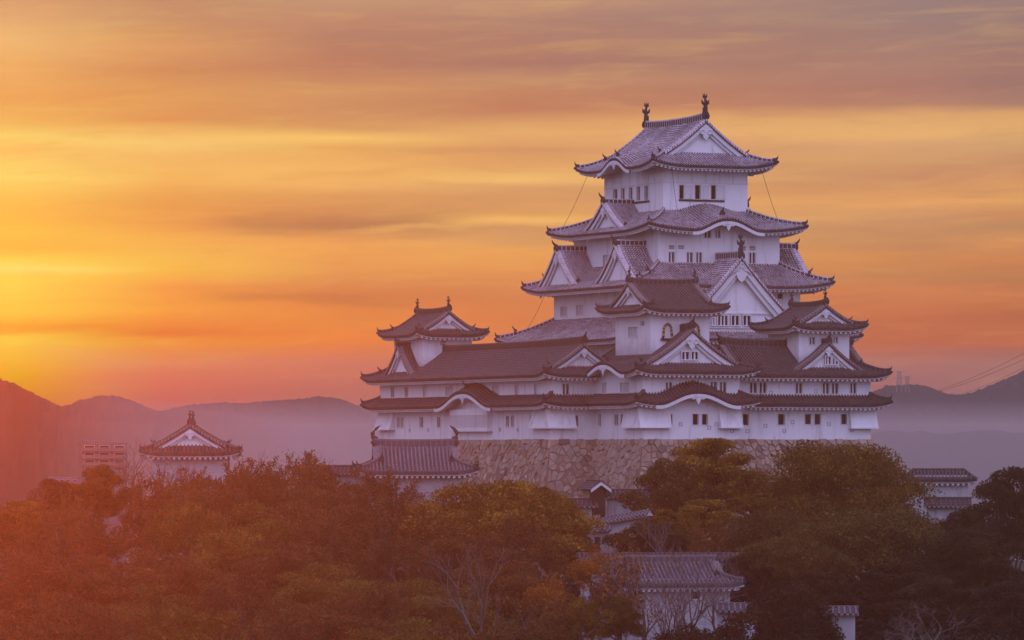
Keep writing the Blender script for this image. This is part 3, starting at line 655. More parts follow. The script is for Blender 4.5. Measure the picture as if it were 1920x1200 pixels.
def stone_drop(parent, sd, c, a0, a1, z0, z1, out=.65, ends=True):
    """flared box hung below the eave for dropping stones"""
    o = -1 if sd in 'LF' else 1; P = (lambda a, z, d: (a, c+o*d, z)) if sd in 'FB' else (lambda a, z, d: (c+o*d, a, z))
    mb = MB(); mb.hexa([P(a0,z0,-.02), P(a1,z0,-.02), P(a1,z0,out), P(a0,z0,out)], [P(a0,z1,-.02), P(a1,z1,-.02), P(a1,z1,.05), P(a0,z1,.05)])
    mb.hexa([P(a0-.06,z0-.16,-.02), P(a1+.06,z0-.16,-.02), P(a1+.06,z0-.16,out+.06), P(a0-.06,z0-.16,out+.06)], [P(a0-.06,z0,-.02), P(a1+.06,z0,-.02), P(a1+.06,z0,out+.06), P(a0-.06,z0,out+.06)])
    return mb.build('stone_drop_box', PLASTER, parent)
# ------------------------------------------------------------------ the castle
def planeP(sd, R, c=(0,0)):
    n = Vector((*SIDES[sd], 0)); t = Vector((-n.y, n.x, 0)); cc = Vector((c[0], c[1], 0))
    def PF(s, d, z):
        p = n*(R-d)+t*s+cc; p.z = z; return p
    return PF
ZA = zoomfn(960,160,2.6667); Z2 = zoomfn(660,540,3.637); Z3 = zoomfn(1100,500,3.2); Z6 = zoomfn(1200,440,5.3333)
def ww(Zf, sd, st, *rs): return [(sd, Zf(r), st) for r in rs]
def loose_window(parent, fr, sd, c, r, st='bars'):
    o = -1 if sd in 'LF' else 1; c2 = c+o*.27; return window(parent, sd, c2, hole(fr, sd, c, r), st)

# main keep
KP = thing('castle_keep', 'tall white main keep with five tiers of grey tiled roofs behind the lower towers', 'castle keep', CW(0,0,0), TH); fr = Frame(CW(0,0,0), TH)
storey(KP, fr, -11,11,-14.2,14.2, 1.0,12.9, [])
storey(KP, fr, -8.77,8.77,-11.97,11.97, 13.2,18.1, ww(ZA,'L','blind',(245,1108,275,1155),(324,1100,355,1148),(428,1092,455,1135))+ww(Z6,'F','grid',(1375,590,1425,640)))
storey(KP, fr, -7.16,7.16,-10.34,10.34, 18.7,23.75, ww(ZA,'F','bars',(784,834,812,884),(875,836,903,886),(921,836,949,886),(1187,838,1216,890),(963,724,993,762),(1018,726,1040,762))
    +ww(ZA,'F','vent',(784,799,813,820),(831,799,862,820),(1143,803,1170,826),(1188,803,1218,826))+ww(ZA,'L','blind',(457,850,482,905)))
storey(KP, fr, -5.0,5.0,-7.15,7.15, 24.4,30.75, ww(ZA,'F','dark',(836,499,860,568),(915,499,942,569),(995,500,1020,570))
    +ww(ZA,'L','dark',(507,520,527,582),(546,516,564,583),(586,511,603,578),(624,507,641,575),(663,503,680,573)))
mb = MB()                                        # ledge, wall posts, shutters and dark sill of the top storey
mb.box(-5.06,5.06,-7.21,7.21, 28.22,28.34); mb.build('wall_rail', TRIM, KP)
for i in range(7): x = lerp(-4.9,4.9,i/6); mb = MB(); mb.box(x-.06,x+.06,-7.20,-7.14, 28.34,29.9); mb.build('wall_post', TRIM, KP)
for i in range(8): y = lerp(-7.0,7.0,i/7); mb = MB(); mb.box(-5.05,-4.99,y-.06,y+.06, 28.34,29.9); mb.build('wall_post', TRIM, KP)
mb = MB()
h0 = hole(fr,'F',-7.15,ZA((836,499,860,568))); h1 = hole(fr,'F',-7.15,ZA((1022,499,1060,568))); mb.box(h0[0]-.05, h1[1], -7.27,-7.16, h0[2]-.22, h0[2]-.03)
g0 = hole(fr,'L',-5.0,ZA((507,520,527,582))); g1 = hole(fr,'L',-5.0,ZA((663,503,688,573))); mb.box(-5.12,-5.01, g1[0], g0[1]+.2, h0[2]-.22, h0[2]-.03)
mb.build('window_sill', WOOD, KP)
for r in ((862,499,900,568),(944,499,981,569),(1022,500,1060,570)):
    a = hole(fr,'F',-7.15,ZA(r)); mb = MB(); mb.box(a[0]+.06,a[1]-.06,-7.20,-7.13,a[2],a[3]); mb.box(a[1]-.05,a[1]+.05,-7.23,-7.13,a[2],a[3]); mb.build('shutter', TRIM, KP)
irimoya(KP, 7.38, 9.44, 6.75, 30.0, 4.9, 2.35, KEEP, 'y', c=.32, lift=.62, Dl=4.2, yv=.55, bumps={'L':[(0,3.6,1.15,2.2)],'R':[(0,3.6,1.15,2.2)]}, dep=.55, pend=1.35, fish=1.8, rh=.62, ridge_up=.25)
p = newparts(); skirt(KP, 9.36,12.54, 4.42,5.42, 23.15,2.15, 2.2, KEEP, lift=.6, bumps={'F':[(0,3.9,1.15,.38)],'B':[(0,3.9,1.15,.38)]}, parts=p)
for sd in 'LR': dormer(p, planeP(sd,9.36), 0, 4.7, 26.35,23.35, 1.25,4.6, yv=.55, c=.32, dep=.5, pend=1.0)
finish(KP, p, KEEP)
p = newparts(); skirt(KP, 11.42,14.6, 4.3,4.3, 17.2,2.45, 2.65, KEEP, lift=.6, parts=p, oniat=.45)
for sd in 'LR':
    for s in (-7.3, 7.3): dormer(p, planeP(sd,11.42), s, 4.7, 21.55,17.55, 1.2,4.6, yv=.55, c=.38, dep=.5, pend=1.05, rh=.55)
finish(KP, p, KEEP)
p = newparts(); skirt(KP, 13.62,16.8, 4.85,4.85, 11.6,2.5, 2.6, KEEP, lift=.6, parts=p, oniat=.35)
dormer(p, planeP('F',16.8), -.25, 6.5, 20.05,13.3, 1.6,6.6, yv=.8, c=.14, dep=.85, pend=1.0, fancy=True, wallz=12.3, fish=True, rh=.75, kud=False)
dormer(p, planeP('B',16.8), .25, 6.5, 20.05,13.3, 1.6,6.6, yv=.8, c=.14, dep=.85, wallz=12.3, kud=False)
finish(KP, p, KEEP)
for r in ((700,832,735,905),(768,810,868,905),(905,810,980,905),(1022,810,1097,905)): loose_window(KP, fr, 'F', -15.2, Z6(r))
mb = MB(); a = hole(fr,'F',-15.2,Z6((640,785,1420,796))); mb.box(a[0],a[1]-.6,-15.34,-15.19,a[2],a[2]+.16); b_ = hole(fr,'F',-15.2,Z6((690,908,1110,940))); mb.box(b_[0]-1,b_[1]+1.5,-15.40,-15.19,b_[3]-.30,b_[3]-.08); mb.build('wall_rail', TRIM, KP)

def body(parent, fr, hx, hy, w1, w2, x0=None, x1=None, zb=1.1):
    storey(parent, fr, -hx,hx,-hy,hy, zb,4.95, w1); storey(parent, fr, -hx,hx,-hy,hy, 5.0,8.0, w2)
# north range with the far tower
c_ = CW(-24.7,-7.2,0); NR = thing('castle_corridor', 'long white two storey corridor building with dark roof, leading left from the middle tower', 'castle building', c_, TH); fr = Frame(c_, TH)
body(NR, fr, 3.5,21.8, ww(Z2,'L','dark',(308,885,327,950),(335,885,352,950),(462,883,485,950),(583,880,603,948),(1052,875,1073,945),(1086,875,1105,945),(1215,872,1236,940))+ww(Z2,'F','dark',(1506,872,1540,940)),
    ww(Z2,'L','dark',(268,682,288,745),(362,680,382,742))+ww(Z2,'L','blind',(487,680,505,742),(640,676,690,735),(957,668,1003,740),(1113,665,1135,735),(1245,660,1265,728))+ww(Z2,'F','bars',(1437,655,1480,725)))
p = newparts(); skirt(NR, 5.0,23.3, 1.62,1.62, 4.62,.95, 1.45, OLD, lift=.32, kap=1.8, bumps={'L':[(3.4,6.6,1.45,.1)]}, parts=p, sp=.33, raf=.5); finish(NR, p, OLD)
def ex(pp, faces): dormer(pp, planeP('L',5.0), -15.9, 4.1, 11.1,7.75, 1.55,4.2, yv=.5, c=.4, dep=.4, pend=.8)
irimoya(NR, 5.0,23.3, 21.6, 7.5,3.0, 1.45, OLD, 'y', c=.3, lift=.4, Dl=2.6, yv=.55, dep=.42, pend=.75, sp=.33, raf=.5, extra=[(0, ex)], orn=.95)
a = hole(fr,'L',-4.1,Z2((665,860,920,972))); mb = MB(); mb.box(-4.1,-3.45,a[0],a[1],a[2],a[2]+.28); mb.box(-4.1,-3.45,a[0],a[1],a[3]-.12,a[3]+.5); mb.box(-3.92,-3.47,a[0]+.1,a[1]-.1,a[2]+.2,a[3]+.2)
LB = mb.build('lattice_bay', PLASTER, NR); mb = MB(); n = 30
for i in range(n+1):
    y = lerp(a[0]+.1,a[1]-.1,i/n); mb.box(-4.08,-3.9,y-.09,y+.09,a[2]+.25,a[3]-.1)
mb.box(-4.12,-3.45,a[0]-.1,a[1]+.1,a[2]-.12,a[2]-.0); mb.build('bars', TRIM, LB)
stone_drop(NR,'L',-3.5,17.6,21.85,2.35,4.5); stone_drop(NR,'B',21.8,-3.5,-1.5,2.35,4.5); stone_drop(NR,'L',-3.5,-21.8,-17.8,2.35,4.5); stone_drop(NR,'F',-21.8,-4.1,-1.0,2.35,4.5)

def turret(name_label, u, v, hx, hy, z0, ze, rise, over, G, axis, wins, M=OLD, fishh=.85):
    c = CW(u,v,0); t = thing('castle_turret', name_label, 'castle tower', c, TH); f = Frame(c, TH)
    storey(t, f, -hx,hx,-hy,hy, z0, ze+.55, wins, STAINED_SMALL)
    A, B = (hx+over, hy+over) if axis == 'y' else (hy+over, hx+over)
    irimoya(t, A, B, G, ze, rise, over, M, axis, c=.34, lift=.42, Dl=2.4, yv=.5, dep=.4, pend=.8, fish=fishh, sp=.33, rh=.45, ridge_up=.18, raf=.5, orn=.85)
    return t, f
turret('small white tower with dark hipped roof on the far left end of the castle', -24.35,9.15, 2.85,3.85, 8.0, 12.25,2.45, 1.35, 3.85, 'y', ww(Z2,'F','vent',(603,362,640,393)))
turret('small white tower with one front gable rising from the right end of the castle roofs', -2.25,-34.4, 2.85,3.3, 8.0, 12.2,2.25, 1.35, 3.25, 'y', ww(Z3,'L','vent',(1185,424,1205,448))+ww(Z3,'F','bars',(1337,424,1368,465),(1480,424,1506,458)))

# middle tower: two storey body with a tower on it
c_ = CW(-18.1,-33.3,0); MT = thing('castle_turret', 'white tower with two bell-shaped gold and black windows, in front of the main keep', 'castle tower', c_, TH); fr = Frame(c_, TH)
body(MT, fr, 5.3,6.6, ww(Z3,'L','dark',(69,887,87,955),(170,888,190,950),(206,888,224,950))+ww(Z3,'F','dark',(485,887,512,948),(636,885,670,948),(692,885,725,948)),
    ww(Z3,'L','blind',(97,697,118,757),(203,697,256,755))+ww(Z3,'F','bars',(475,695,512,755),(745,692,780,755),(800,694,836,757)))
p = newparts(); skirt(MT, 6.8,8.1, 1.62,1.62, 4.66,.95, 1.45, OLD, lift=.34, kap=1.8, bumps={'F':[(0,4.3,1.15,.0)]}, parts=p, sp=.33, raf=.5); finish(MT, p, OLD)
irimoya(MT, 6.8,8.1, 6.2, 7.7,4.1, 1.45, OLD, 'y', c=.42, lift=.42, Dl=2.6, yv=.55, dep=.55, pend=1.25, bumps={'L':[(.6,4.6,1.0,3.2)]}, sp=.33, raf=.5, orn=.95, rh=.5)
for r in ((565,512,608,556),(622,512,662,556)): loose_window(MT, fr, 'F', -6.2, Z3(r))
storey(MT, fr, -3.4,3.04,-4.4,3.5, 8.3, 14.25, ww(Z3,'L','blind',(252,364,303,422))+ww(Z3,'L','vent',(322,326,345,356)), STAINED)
irimoya(MT, 5.4,4.67, 3.3, 13.75,2.75, 1.45, OLD, 'x', c=.34, lift=.45, Dl=2.6, yv=.5, dep=.4, pend=.8, fish=.8, sp=.33, rh=.45, ridge_up=.18, raf=.5, center=(-.18,-.45), orn=.85)
for r in ((453,345,513,430),(618,345,677,430)):      # flame-headed windows framed in gilt and black
    a0, a1, z0, z1 = hole(fr,'F',-4.4,Z3(r)); cx = (a0+a1)/2; hw = (a1-a0)/2; H = z1-z0; y = -4.4
    prof = [(1.0,0),(.9,.35),(.82,.62),(.72,.80),(.5,.93),(.22,.96),(0,1.06)]
    L = [(cx-x*hw*.9, z0+z*H) for x, z in prof]; L += [(2*cx-x, z) for x, z in L[-2::-1]]
    mb = MB(); mb.poly([(x, y-.03, z) for x, z in L]); W_ = mb.build('window', PLASTER, MT)
    fb, fg = MB(), MB(); acc = 0
    fine = []
    for (xa, za), (xb, zb_) in zip(L, L[1:]):
        for i in range(4): fine.append((lerp(xa,xb,i/4), lerp(za,zb_,i/4)))
    fine.append(L[-1])
    for i, (pa, pb) in enumerate(zip(fine, fine[1:])):
        tgt = fg if (i//2) % 2 else fb
        tgt.tube([(pa[0], y-.10, pa[1]), (pb[0], y-.10, pb[1])], .13, 5)
    fb.box(cx-hw*1.35, cx+hw*1.35, y-.26, y, z0-.22, z0); fb.build('frame', BLACK, W_); fg.build('gilt_fitting', GOLD, W_)
    br = MB()
    for i in range(4): x = cx+hw*(-.45+.3*i); br.box(x-.04,x+.04,y-.08,y-.02,z0,z0+H*.82)
    br.build('bars', TRIM, W_)
stone_drop(MT,'L',-5.3,-6.6,-2.9,2.35,4.5); stone_drop(MT,'F',-6.6,-5.9,-2.5,2.35,4.5); stone_drop(MT,'F',-6.6,2.9,5.35,2.35,4.5)

# west range with the right tower's gabled body
c_ = CW(-5.1,-35.0,0); WR = thing('castle_corridor', 'shorter white castle building with a front gable, at the right end of the stone base', 'castle building', c_, TH); fr = Frame(c_, TH)
body(WR, fr, 7.7,3.5, ww(Z3,'F','dark',(937,885,970,950),(1148,885,1187,948))+ww(Z3,'F','grid',(1310,885,1345,945),(1367,885,1402,947),(1527,885,1560,945)),
    ww(Z3,'F','bars',(980,697,1020,757),(1037,697,1078,757),(1255,700,1292,760),(1417,700,1453,762),(1472,700,1508,762),(1582,700,1616,760)))
p = newparts(); skirt(WR, 9.2,5.0, 1.62,1.62, 4.58,.95, 1.45, OLD, lift=.34, kap=1.8, parts=p, sp=.33, raf=.5); finish(WR, p, OLD)
def ex2(pp, faces): dormer(pp, planeP('F',5.0), 2.74, 4.2, 10.7,7.75, 1.55,5.2, yv=.5, c=.32, dep=.42, pend=.85)
irimoya(WR, 5.0,9.2, 6.9, 7.45,3.0, 1.45, OLD, 'x', c=.3, lift=.42, Dl=2.6, yv=.5, dep=.42, pend=.8, sp=.33, raf=.5, extra=[(0, ex2)], orn=.9)
for r in ((1427,540,1457,585),(1470,540,1500,585)): loose_window(WR, fr, 'F', -3.45, Z3(r))
stone_drop(WR,'F',-3.5,5.2,8.2,2.35,4.5); stone_drop(WR,'R',7.7,-3.5,-.8,2.35,4.5)

# small square loopholes low in the walls
def loopholes(parent, f, sd, c, rects):
    o = -1 if sd in 'LF' else 1
    for (zx, zy, Zf) in rects:
        h = hole(f, sd, c, Zf((zx-6, zy-7, zx+6, zy+7))); mb = MB(); a0, a1, z0, z1 = h; am = (a0+a1)/2; zm = (z0+z1)/2; q_ = .19
        P = (lambda a, z, d: (a, c+o*d, z)) if sd in 'FB' else (lambda a, z, d: (c+o*d, a, z))
        for (b0, b1, y0, y1) in ((am-q_, am+q_, zm+q_-.06, zm+q_), (am-q_, am+q_, zm-q_, zm-q_+.06), (am-q_, am-q_+.06, zm-q_+.06, zm+q_-.06), (am+q_-.06, am+q_, zm-q_+.06, zm+q_-.06)):
            mb.hexa([P(b0,y0,.003), P(b1,y0,.003), P(b1,y0,.05), P(b0,y0,.05)], [P(b0,y1,.003), P(b1,y1,.003), P(b1,y1,.05), P(b0,y1,.05)])
        mb.build('loophole', PLASTER_OLD, parent)
F_NR, F_MT, F_WR = Frame(CW(-24.7,-7.2,0), TH), Frame(CW(-18.1,-33.3,0), TH), Frame(CW(-5.1,-35.0,0), TH)
loopholes(MT, F_MT, 'F', -6.6, [(563,945,Z3),(778,945,Z3),(872,985,Z3),(735,965,Z3)])
loopholes(WR, F_WR, 'F', -3.5, [(1072,955,Z3),(1235,932,Z3),(1453,943,Z3),(1185,984,Z3),(965,986,Z3),(1590,980,Z3),(1105,757,Z3),(1375,748,Z3)])
loopholes(NR, F_NR, 'L', -3.5, [(395,972,Z2),(520,968,Z2),(1010,965,Z2),(1130,968,Z2),(230,972,Z2)])
# ------------------------------------------------------------------ stone base: fitted blocks on a battered core
def stone_wall(label, outline, ztop, H, batter=.24, seed=3, rowh=.52, loc=None, yaw=TH):
    rnd = random.Random(seed); t = thing('stone_wall', label, 'stone wall', loc or CW(0,0,0), yaw)
    pts = [Vector((u, v)) for u, v in outline]; nrm = []
    for a, b in zip(pts, pts[1:]): d = (b-a).normalized(); nrm.append(Vector((d.y, -d.x)))
    sgn = 1
    core, st = MB(), MB()
    off = lambda h: batter*h*(.75+.25*min(1, h/10))
    def pos(i, f, h, out=0.0):
        a, b = pts[i], pts[i+1]; n = nrm[i]; o = off(h)
        na = (n+nrm[i-1]) if i > 0 and abs(n.dot(nrm[i-1])) < .9 else n; nb = (n+nrm[i+1]) if i+1 < len(nrm) and abs(n.dot(nrm[i+1])) < .9 else n
        p_ = (a+na*o).lerp(b+nb*o, f)+n*out; return Vector((p_.x, p_.y, ztop-h))
    for i in range(len(pts)-1):
        L = (pts[i+1]-pts[i]).length
        core.poly((pos(i,0,0,-.06), pos(i,1,0,-.06), pos(i,1,H,-.06), pos(i,0,H,-.06)))
        seeds = []; nr = int(H/rowh)
        for r in range(nr+1):
            wd = .56 if r else .8; n = max(1, int(L/wd))
            for j in range(n):
                if rnd.random() < .22 and r: continue
                ex = j in (0, n-1) and L > 3
                jx, jy = (.1, .04) if ex else (.36, .40)
                x = (j+.5)*L/n+rnd.uniform(-jx, jx)+((.5*L/n if r % 2 else 0) if not ex else ((.3 if r % 2 else -.1)*(1 if j == 0 else -1)))
                seeds.append((min(L-.1, max(.1, x)), max(.12, (r+.5)*rowh+rnd.uniform(-jy, jy)*(1 if r else .2))))
        grid = {}
        for q_ in seeds: grid.setdefault((int(q_[0]/1.6), int(q_[1]/1.6)), []).append(q_)
        for (sx, sy) in seeds:
            top = rnd.uniform(-.10, .05) if sy < rowh else 0.0
            cell = [(max(0, sx-2), max(top, sy-2)), (min(L, sx+2), max(top, sy-2)), (min(L, sx+2), min(H, sy+2)), (max(0, sx-2), min(H, sy+2))]
            gx, gy = int(sx/1.6), int(sy/1.6)
            for ax in range(gx-2, gx+3):
                for ay in range(gy-2, gy+3):
                    for (ox, oy) in grid.get((ax, ay), ()):
                        if (ox, oy) == (sx, sy) or not cell: continue
                        mx, my, dx, dy = (sx+ox)/2, (sy+oy)/2, ox-sx, oy-sy; out = []
                        for m_ in range(len(cell)):
                            p0, p1 = cell[m_], cell[(m_+1) % len(cell)]
                            d0 = (p0[0]-mx)*dx+(p0[1]-my)*dy; d1 = (p1[0]-mx)*dx+(p1[1]-my)*dy
                            if d0 <= 0: out.append(p0)
                            if d0*d1 < 0: f = d0/(d0-d1); out.append((p0[0]+(p1[0]-p0[0])*f, p0[1]+(p1[1]-p0[1])*f))
                        cell = out
            if len(cell) < 3: continue
            n = len(cell); cxx = sum(p_[0] for p_ in cell)/n; cyy = sum(p_[1] for p_ in cell)/n
            def shrink(p_, g): 
                dx, dy = cxx-p_[0], cyy-p_[1]; l = math.hypot(dx, dy) or 1; g = min(g, l*.6); return (p_[0]+dx/l*g, p_[1]+dy/l*g)
            g0 = rnd.uniform(.006, .028); A_ = [shrink(p_, g0) for p_ in cell]; B_ = [shrink(p_, g0+.07) for p_ in cell]
            o0 = rnd.uniform(.05, .20); tx, tz = rnd.uniform(-.16,.16), rnd.uniform(-.16,.16); b0 = len(st.v)
            st.v.extend(tuple(pos(i, x/L, y, -.04)) for x, y in A_); st.v.extend(tuple(pos(i, x/L, y, o0+tx*(x-cxx)+tz*(y-cyy))) for x, y in B_)
            st.f.append(tuple(range(b0+n, b0+2*n))); st.m.append(0); st.uv.extend([(0,0)]*n)
            for j in range(n):
                j2 = (j+1) % n; st.f.append((b0+j, b0+j2, b0+n+j2, b0+n+j)); st.m.append(0); st.uv.extend([(0,0)]*4)
    core.build('core', JOINT, t); st.build('stones', STONE, t); return t
stone_wall('brown fitted stone base under the long left side and towers of the white castle', [(-21,14.7),(-28.3,14.7),(-28.3,-29.1),(-23.5,-29.1),(-23.5,-40.0),(-12.7,-40.0),(-12.7,-38.6),(2.7,-38.6),(2.7,-24)], 1.1, 17.0)
# ------------------------------------------------------------------ gates, walls and outworks below the keep
def smooth(a, b, x): x = min(1, max(0, (x-a)/(b-a))); return x*x*(3-2*x)
def ground(x, y):
    d = math.hypot((x-12)/1.15, y-490)
    z = lerp(-13.0, -32.0, smooth(62, 275, d)) if d > 62 else -13.0
    z -= 3.5*smooth(-25, -62, x)*smooth(60, 120, d)
    z = max(z, -38.0)
    return z+1.2*noise.noise(Vector((x*.03, y*.03, .3)))
def hall(name, label, cat, px, Y, yaw, hx, hy, z0, ze, rise, over, G, axis, M, wins=(), **kw):
    loc = at(px, HZ, Y); loc.z = 0; t = thing(name, label, cat, loc, yaw); f = Frame(loc, yaw)
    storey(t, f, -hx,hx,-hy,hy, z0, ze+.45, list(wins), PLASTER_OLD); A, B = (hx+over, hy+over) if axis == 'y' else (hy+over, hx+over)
    irimoya(t, A, B, G, ze, rise, over, M, axis, **kw); return t
hall('gate_tower', 'white gatehouse with broad ribbed roof and two curled ridge ends, below the castle wall', 'gatehouse', 778, 432, .08, 4.4,3.0, -10,-1.95,2.35, 1.15, 3.45, 'x', GATE, c=.3, lift=.35, Dl=2.2, yv=.4, sp=.36, horn=True, rh=.62, ridge_up=.08, dep=.4, pend=.7, nb=7)
hall('corner_turret', 'low white turret with a front gable standing alone among bare trees at left', 'turret', 359, 440, .03, 3.5,3.4, -9,-.25,2.6, 1.1, 3.1, 'y', OLD, c=.18, lift=.3, Dl=2.0, yv=.5, sp=.36, fish=.75, rh=.4, ridge_up=.1, dep=.4, pend=.8, nb=6, orn=.8)
hall('guard_house', 'white guardhouse with weathered grey gabled roof seen through bare branches at the bottom', 'guardhouse', 1252, 378, .20, 4.5,2.8, -17,-10.75,1.75, .95, 3.7, 'x', GATE, [('F', (1295,1108,1313,1123), 'grid'), ('F', (1131,1103,1151,1118), 'grid')], c=.2, lift=.22, Dl=1.6, yv=.4, sp=.36, rh=.5, ridge_up=.05, dep=.35, pend=.6, nb=6, orn=.7)
loc = at(1760, HZ, 446); loc.z = 0; SH = thing('store_house', 'long white storehouse with low hipped tile roof between the trees at right', 'storehouse', loc, -.05); f = Frame(loc, -.05)
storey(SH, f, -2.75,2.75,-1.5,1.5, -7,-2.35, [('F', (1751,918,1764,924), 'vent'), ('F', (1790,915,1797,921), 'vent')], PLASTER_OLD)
p = newparts(); skirt(SH, 3.55,2.2, 1.15,2.15, -2.74,.86, .7, OLD, lift=.12, parts=p, sp=.34, raf=.5, hips=[])
for sx in (-1, 1):
    for sy in (-1, 1): p['ridge'].sweep([(sx*(3.55-1.15*q_), sy*(2.2-2.15*q_), -2.72+.86*(.75*q_+.25*q_*q_)) for q_ in (0,.25,.5,.75,1)], .22, .16)
p['ridge'].sweep([(-2.4,0,-1.92),(2.4,0,-1.92)], .3, .22); finish(SH, p, OLD)
def coped_wall(label, p0, p1, Y0, Y1, hroof, hwall, M=OLD, thick=.5, over=.5, door=None, pm=None, down=3.0):
    """plastered wall under a small tiled roof, between two picture points of its ridge"""
    a, b = at(p0[0], p0[1], Y0), at(p1[0], p1[1], Y1); d = b-a; L = math.hypot(d.x, d.y); yaw = math.atan2(d.y, d.x)
    t = thing('coped_wall', label, 'wall', (a.x, a.y, a.z-hroof-hwall), yaw); zs = hwall; dz = d.z
    zf = lambda x: zs+dz*x/L
    mb = MB()
    xs = [0, L] if not door else [0, door[0], door[1], L]
    for x0, x1 in zip(xs, xs[1:]):
        if door and x0 == door[0]: mb.hexa([(x0,-thick/2,door[2]),(x1,-thick/2,door[2]),(x1,thick/2,door[2]),(x0,thick/2,door[2])], [(x0,-thick/2,zf(x0)),(x1,-thick/2,zf(x1)),(x1,thick/2,zf(x1)),(x0,thick/2,zf(x0))])
        else: mb.hexa([(x0,-thick/2,-down),(x1,-thick/2,-down),(x1,thick/2,-down),(x0,thick/2,-down)], [(x0,-thick/2,zf(x0)),(x1,-thick/2,zf(x1)),(x1,thick/2,zf(x1)),(x0,thick/2,zf(x0))])
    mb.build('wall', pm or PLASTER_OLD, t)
    if door: 
        m2 = MB(); m2.box(door[0], door[1], -.1, .1, -2, door[2]); m2.build('door', WOOD, t)
    p = newparts(); w_ = thick/2+over
    for sg in (-1, 1):
        P = lambda x, v: Vector((x, sg*w_*(1-v), zf(min(L,max(0,x)))+.02+hroof*.85*v))
        n = max(2, int(L/.36)); strip(p['tile'], P, lin_n(-.25, L+.25, n), lambda x: 0, lambda x: 1, 3, .09, .09)
        p['tile'].poly((P(-.25,0), P(L+.25,0), P(L+.25,0)-Vector((0,0,.14)), P(-.25,0)-Vector((0,0,.14))))
        p['eave'].poly((P(-.2,.12)-Vector((0,0,.16)), P(L+.2,.12)-Vector((0,0,.16)), Vector((L+.2,sg*thick/2,zf(L)-.1)), Vector((-.2,sg*thick/2,zf(0)-.1))))
    for x in (-.2, L+.2):
        p['eave'].poly((Vector((x,-w_*.85,zf(x*0 if x<0 else L)-.05)), Vector((x,w_*.85,zf(0 if x<0 else L)-.05)), Vector((x,0,zf(0 if x<0 else L)+hroof*.8))))
    p['ridge'].sweep([(-.3,0,zf(0)+hroof*.78), (L+.3,0,zf(L)+hroof*.78)], .26, hroof*.22)
    finish(t, p, M); return t
coped_wall('long low wall with dark tile coping running behind the guardhouse roof', (1088,1036), (1405,1036), 398, 398, .6, 1.6, OLD)
coped_wall('short white wall with tile coping on the left of the small timber gate', (1066,934), (1117,934), 437, 437, .8, 1.4, OLD)
coped_wall('white wall with tile coping on the right of the small timber gate', (1138,917), (1245,917), 438, 438, .75, 2.4, OLD)
coped_wall('sloping white wall with thin tile coping just below the small timber gate', (1112,974), (1215,954), 430, 427, .6, .55, GATE, down=.3)
coped_wall('white wall with a dark doorway in it, beneath the small timber gate', (1062,985), (1142,985), 424, 424, .45, 1.9, GATE, door=(2.55,3.05,1.3))
coped_wall('white wall with tile coping running into the round bush at lower right', (1345,1129), (1420,1131), 362, 362, .65, 2.6, GATE)
coped_wall('short white wall end with tile coping standing right of the round bush', (1520,1136), (1603,1136), 356, 356, .6, 1.9, GATE)
coped_wall('low white wall with tile coping at the left side of the guardhouse', (1092,1118), (1178,1119), 370, 370, .55, 1.8, GATE)
coped_wall('low white wall with tile coping in front of the storehouse at right', (1738,932), (1816,932), 440, 440, .9, 1.5, OLD)
coped_wall('dark tiled wall running left from the ribbed roof of the gatehouse', (560,872), (692,872), 438, 436, .8, 2.2, OLD)
# small timber gate
loc = at(1121, 965, 437); G_ = thing('timber_gate', 'small dark timber gate with ochre side wall and white gable board, under the stone base', 'gate', loc, .32)
mb = MB(); mb.box(-.45,.45,-.35,-.25,0,1.9); mb.build('door', WOOD, G_)
mb = MB(); mb.box(-.62,-.45,-.4,.6,-1,2.45); mb.box(.45,.6,-.4,.6,-1,2.45); mb.box(-.62,.6,-.4,-.2,1.9,2.45); mb.build('post', WOOD, G_)
mb = MB(); mb.box(-.60,-.50,.6,2.6,1.0,2.5); mb.box(-.5,.5,2.4,2.6,-1,2.5); mb.build('side_wall', OCHRE, G_)
p = newparts()
for sg in (-1, 1): strip(p['tile'], lambda a, b, sg=sg: Vector((sg*1.05*(1-b), a, 2.35+.75*b)), lin_n(-.9,2.9,10), lambda a: 0, lambda a: 1, 3)
for sg in (-1, 1): p['board'].hexa([(0,-.98,2.78),(sg*1.0,-.98,2.08),(sg*1.0,-.86,2.08),(0,-.86,2.78)], [(0,-.98,3.06),(sg*1.0,-.98,2.36),(sg*1.0,-.86,2.36),(0,-.86,3.06)])
p['ridge'].sweep([(0,-1.0,3.05),(0,3,3.05)], .3, .2); finish(G_, p, OLD)

# ------------------------------------------------------------------ far town in the haze
def block(label, px, py0, py1, wpx, Y, d=14, rows=6, cols=5, extra=True):
    k_ = FOC/Y; a = at(px, py1, Y); W_ = wpx/k_; H = (py1-py0)/k_; H2 = H+a.z+38
    t = thing('apartment_block', label, 'building', (a.x, Y, -38), .15)
    hs = []
    for r in range(rows):
        for c in range(cols):
            x0 = -W_/2+W_*(c+.18)/cols; z0 = H2-H*(r+1)/rows+.25*H/rows; hs.append((x0, x0+W_*.62/cols, z0, z0+.5*H/rows))
    wall(t, -W_/2, W_/2, 0, d, 0, H2, {'F': hs}, CONC)
    for h in hs: window(t, 'F', 0, h, 'dark', .25)
    mb = MB()
    for r in range(rows): mb.box(-W_/2,W_/2,-.9,-.02,H2-H*(r+1)/rows-.1,H2-H*(r+1)/rows+.75)
    mb.build('balcony', CONC, t)
    mb = MB(); mb.box(-W_/2+.5,-W_/2+W_*.38,2,8,H2,H2+H*.1); mb.box(-W_/2-.15,W_/2+.15,-.15,d+.15,H2-.25,H2+.25); mb.build('roof', CONC, t)
    return t
CONC = m_plain('pale_concrete', (.15,.13,.125), .9, .12)
block('pale apartment block fading into the haze beyond the bare trees at left', 196, 832, 900, 84, 1050, rows=5, cols=3)
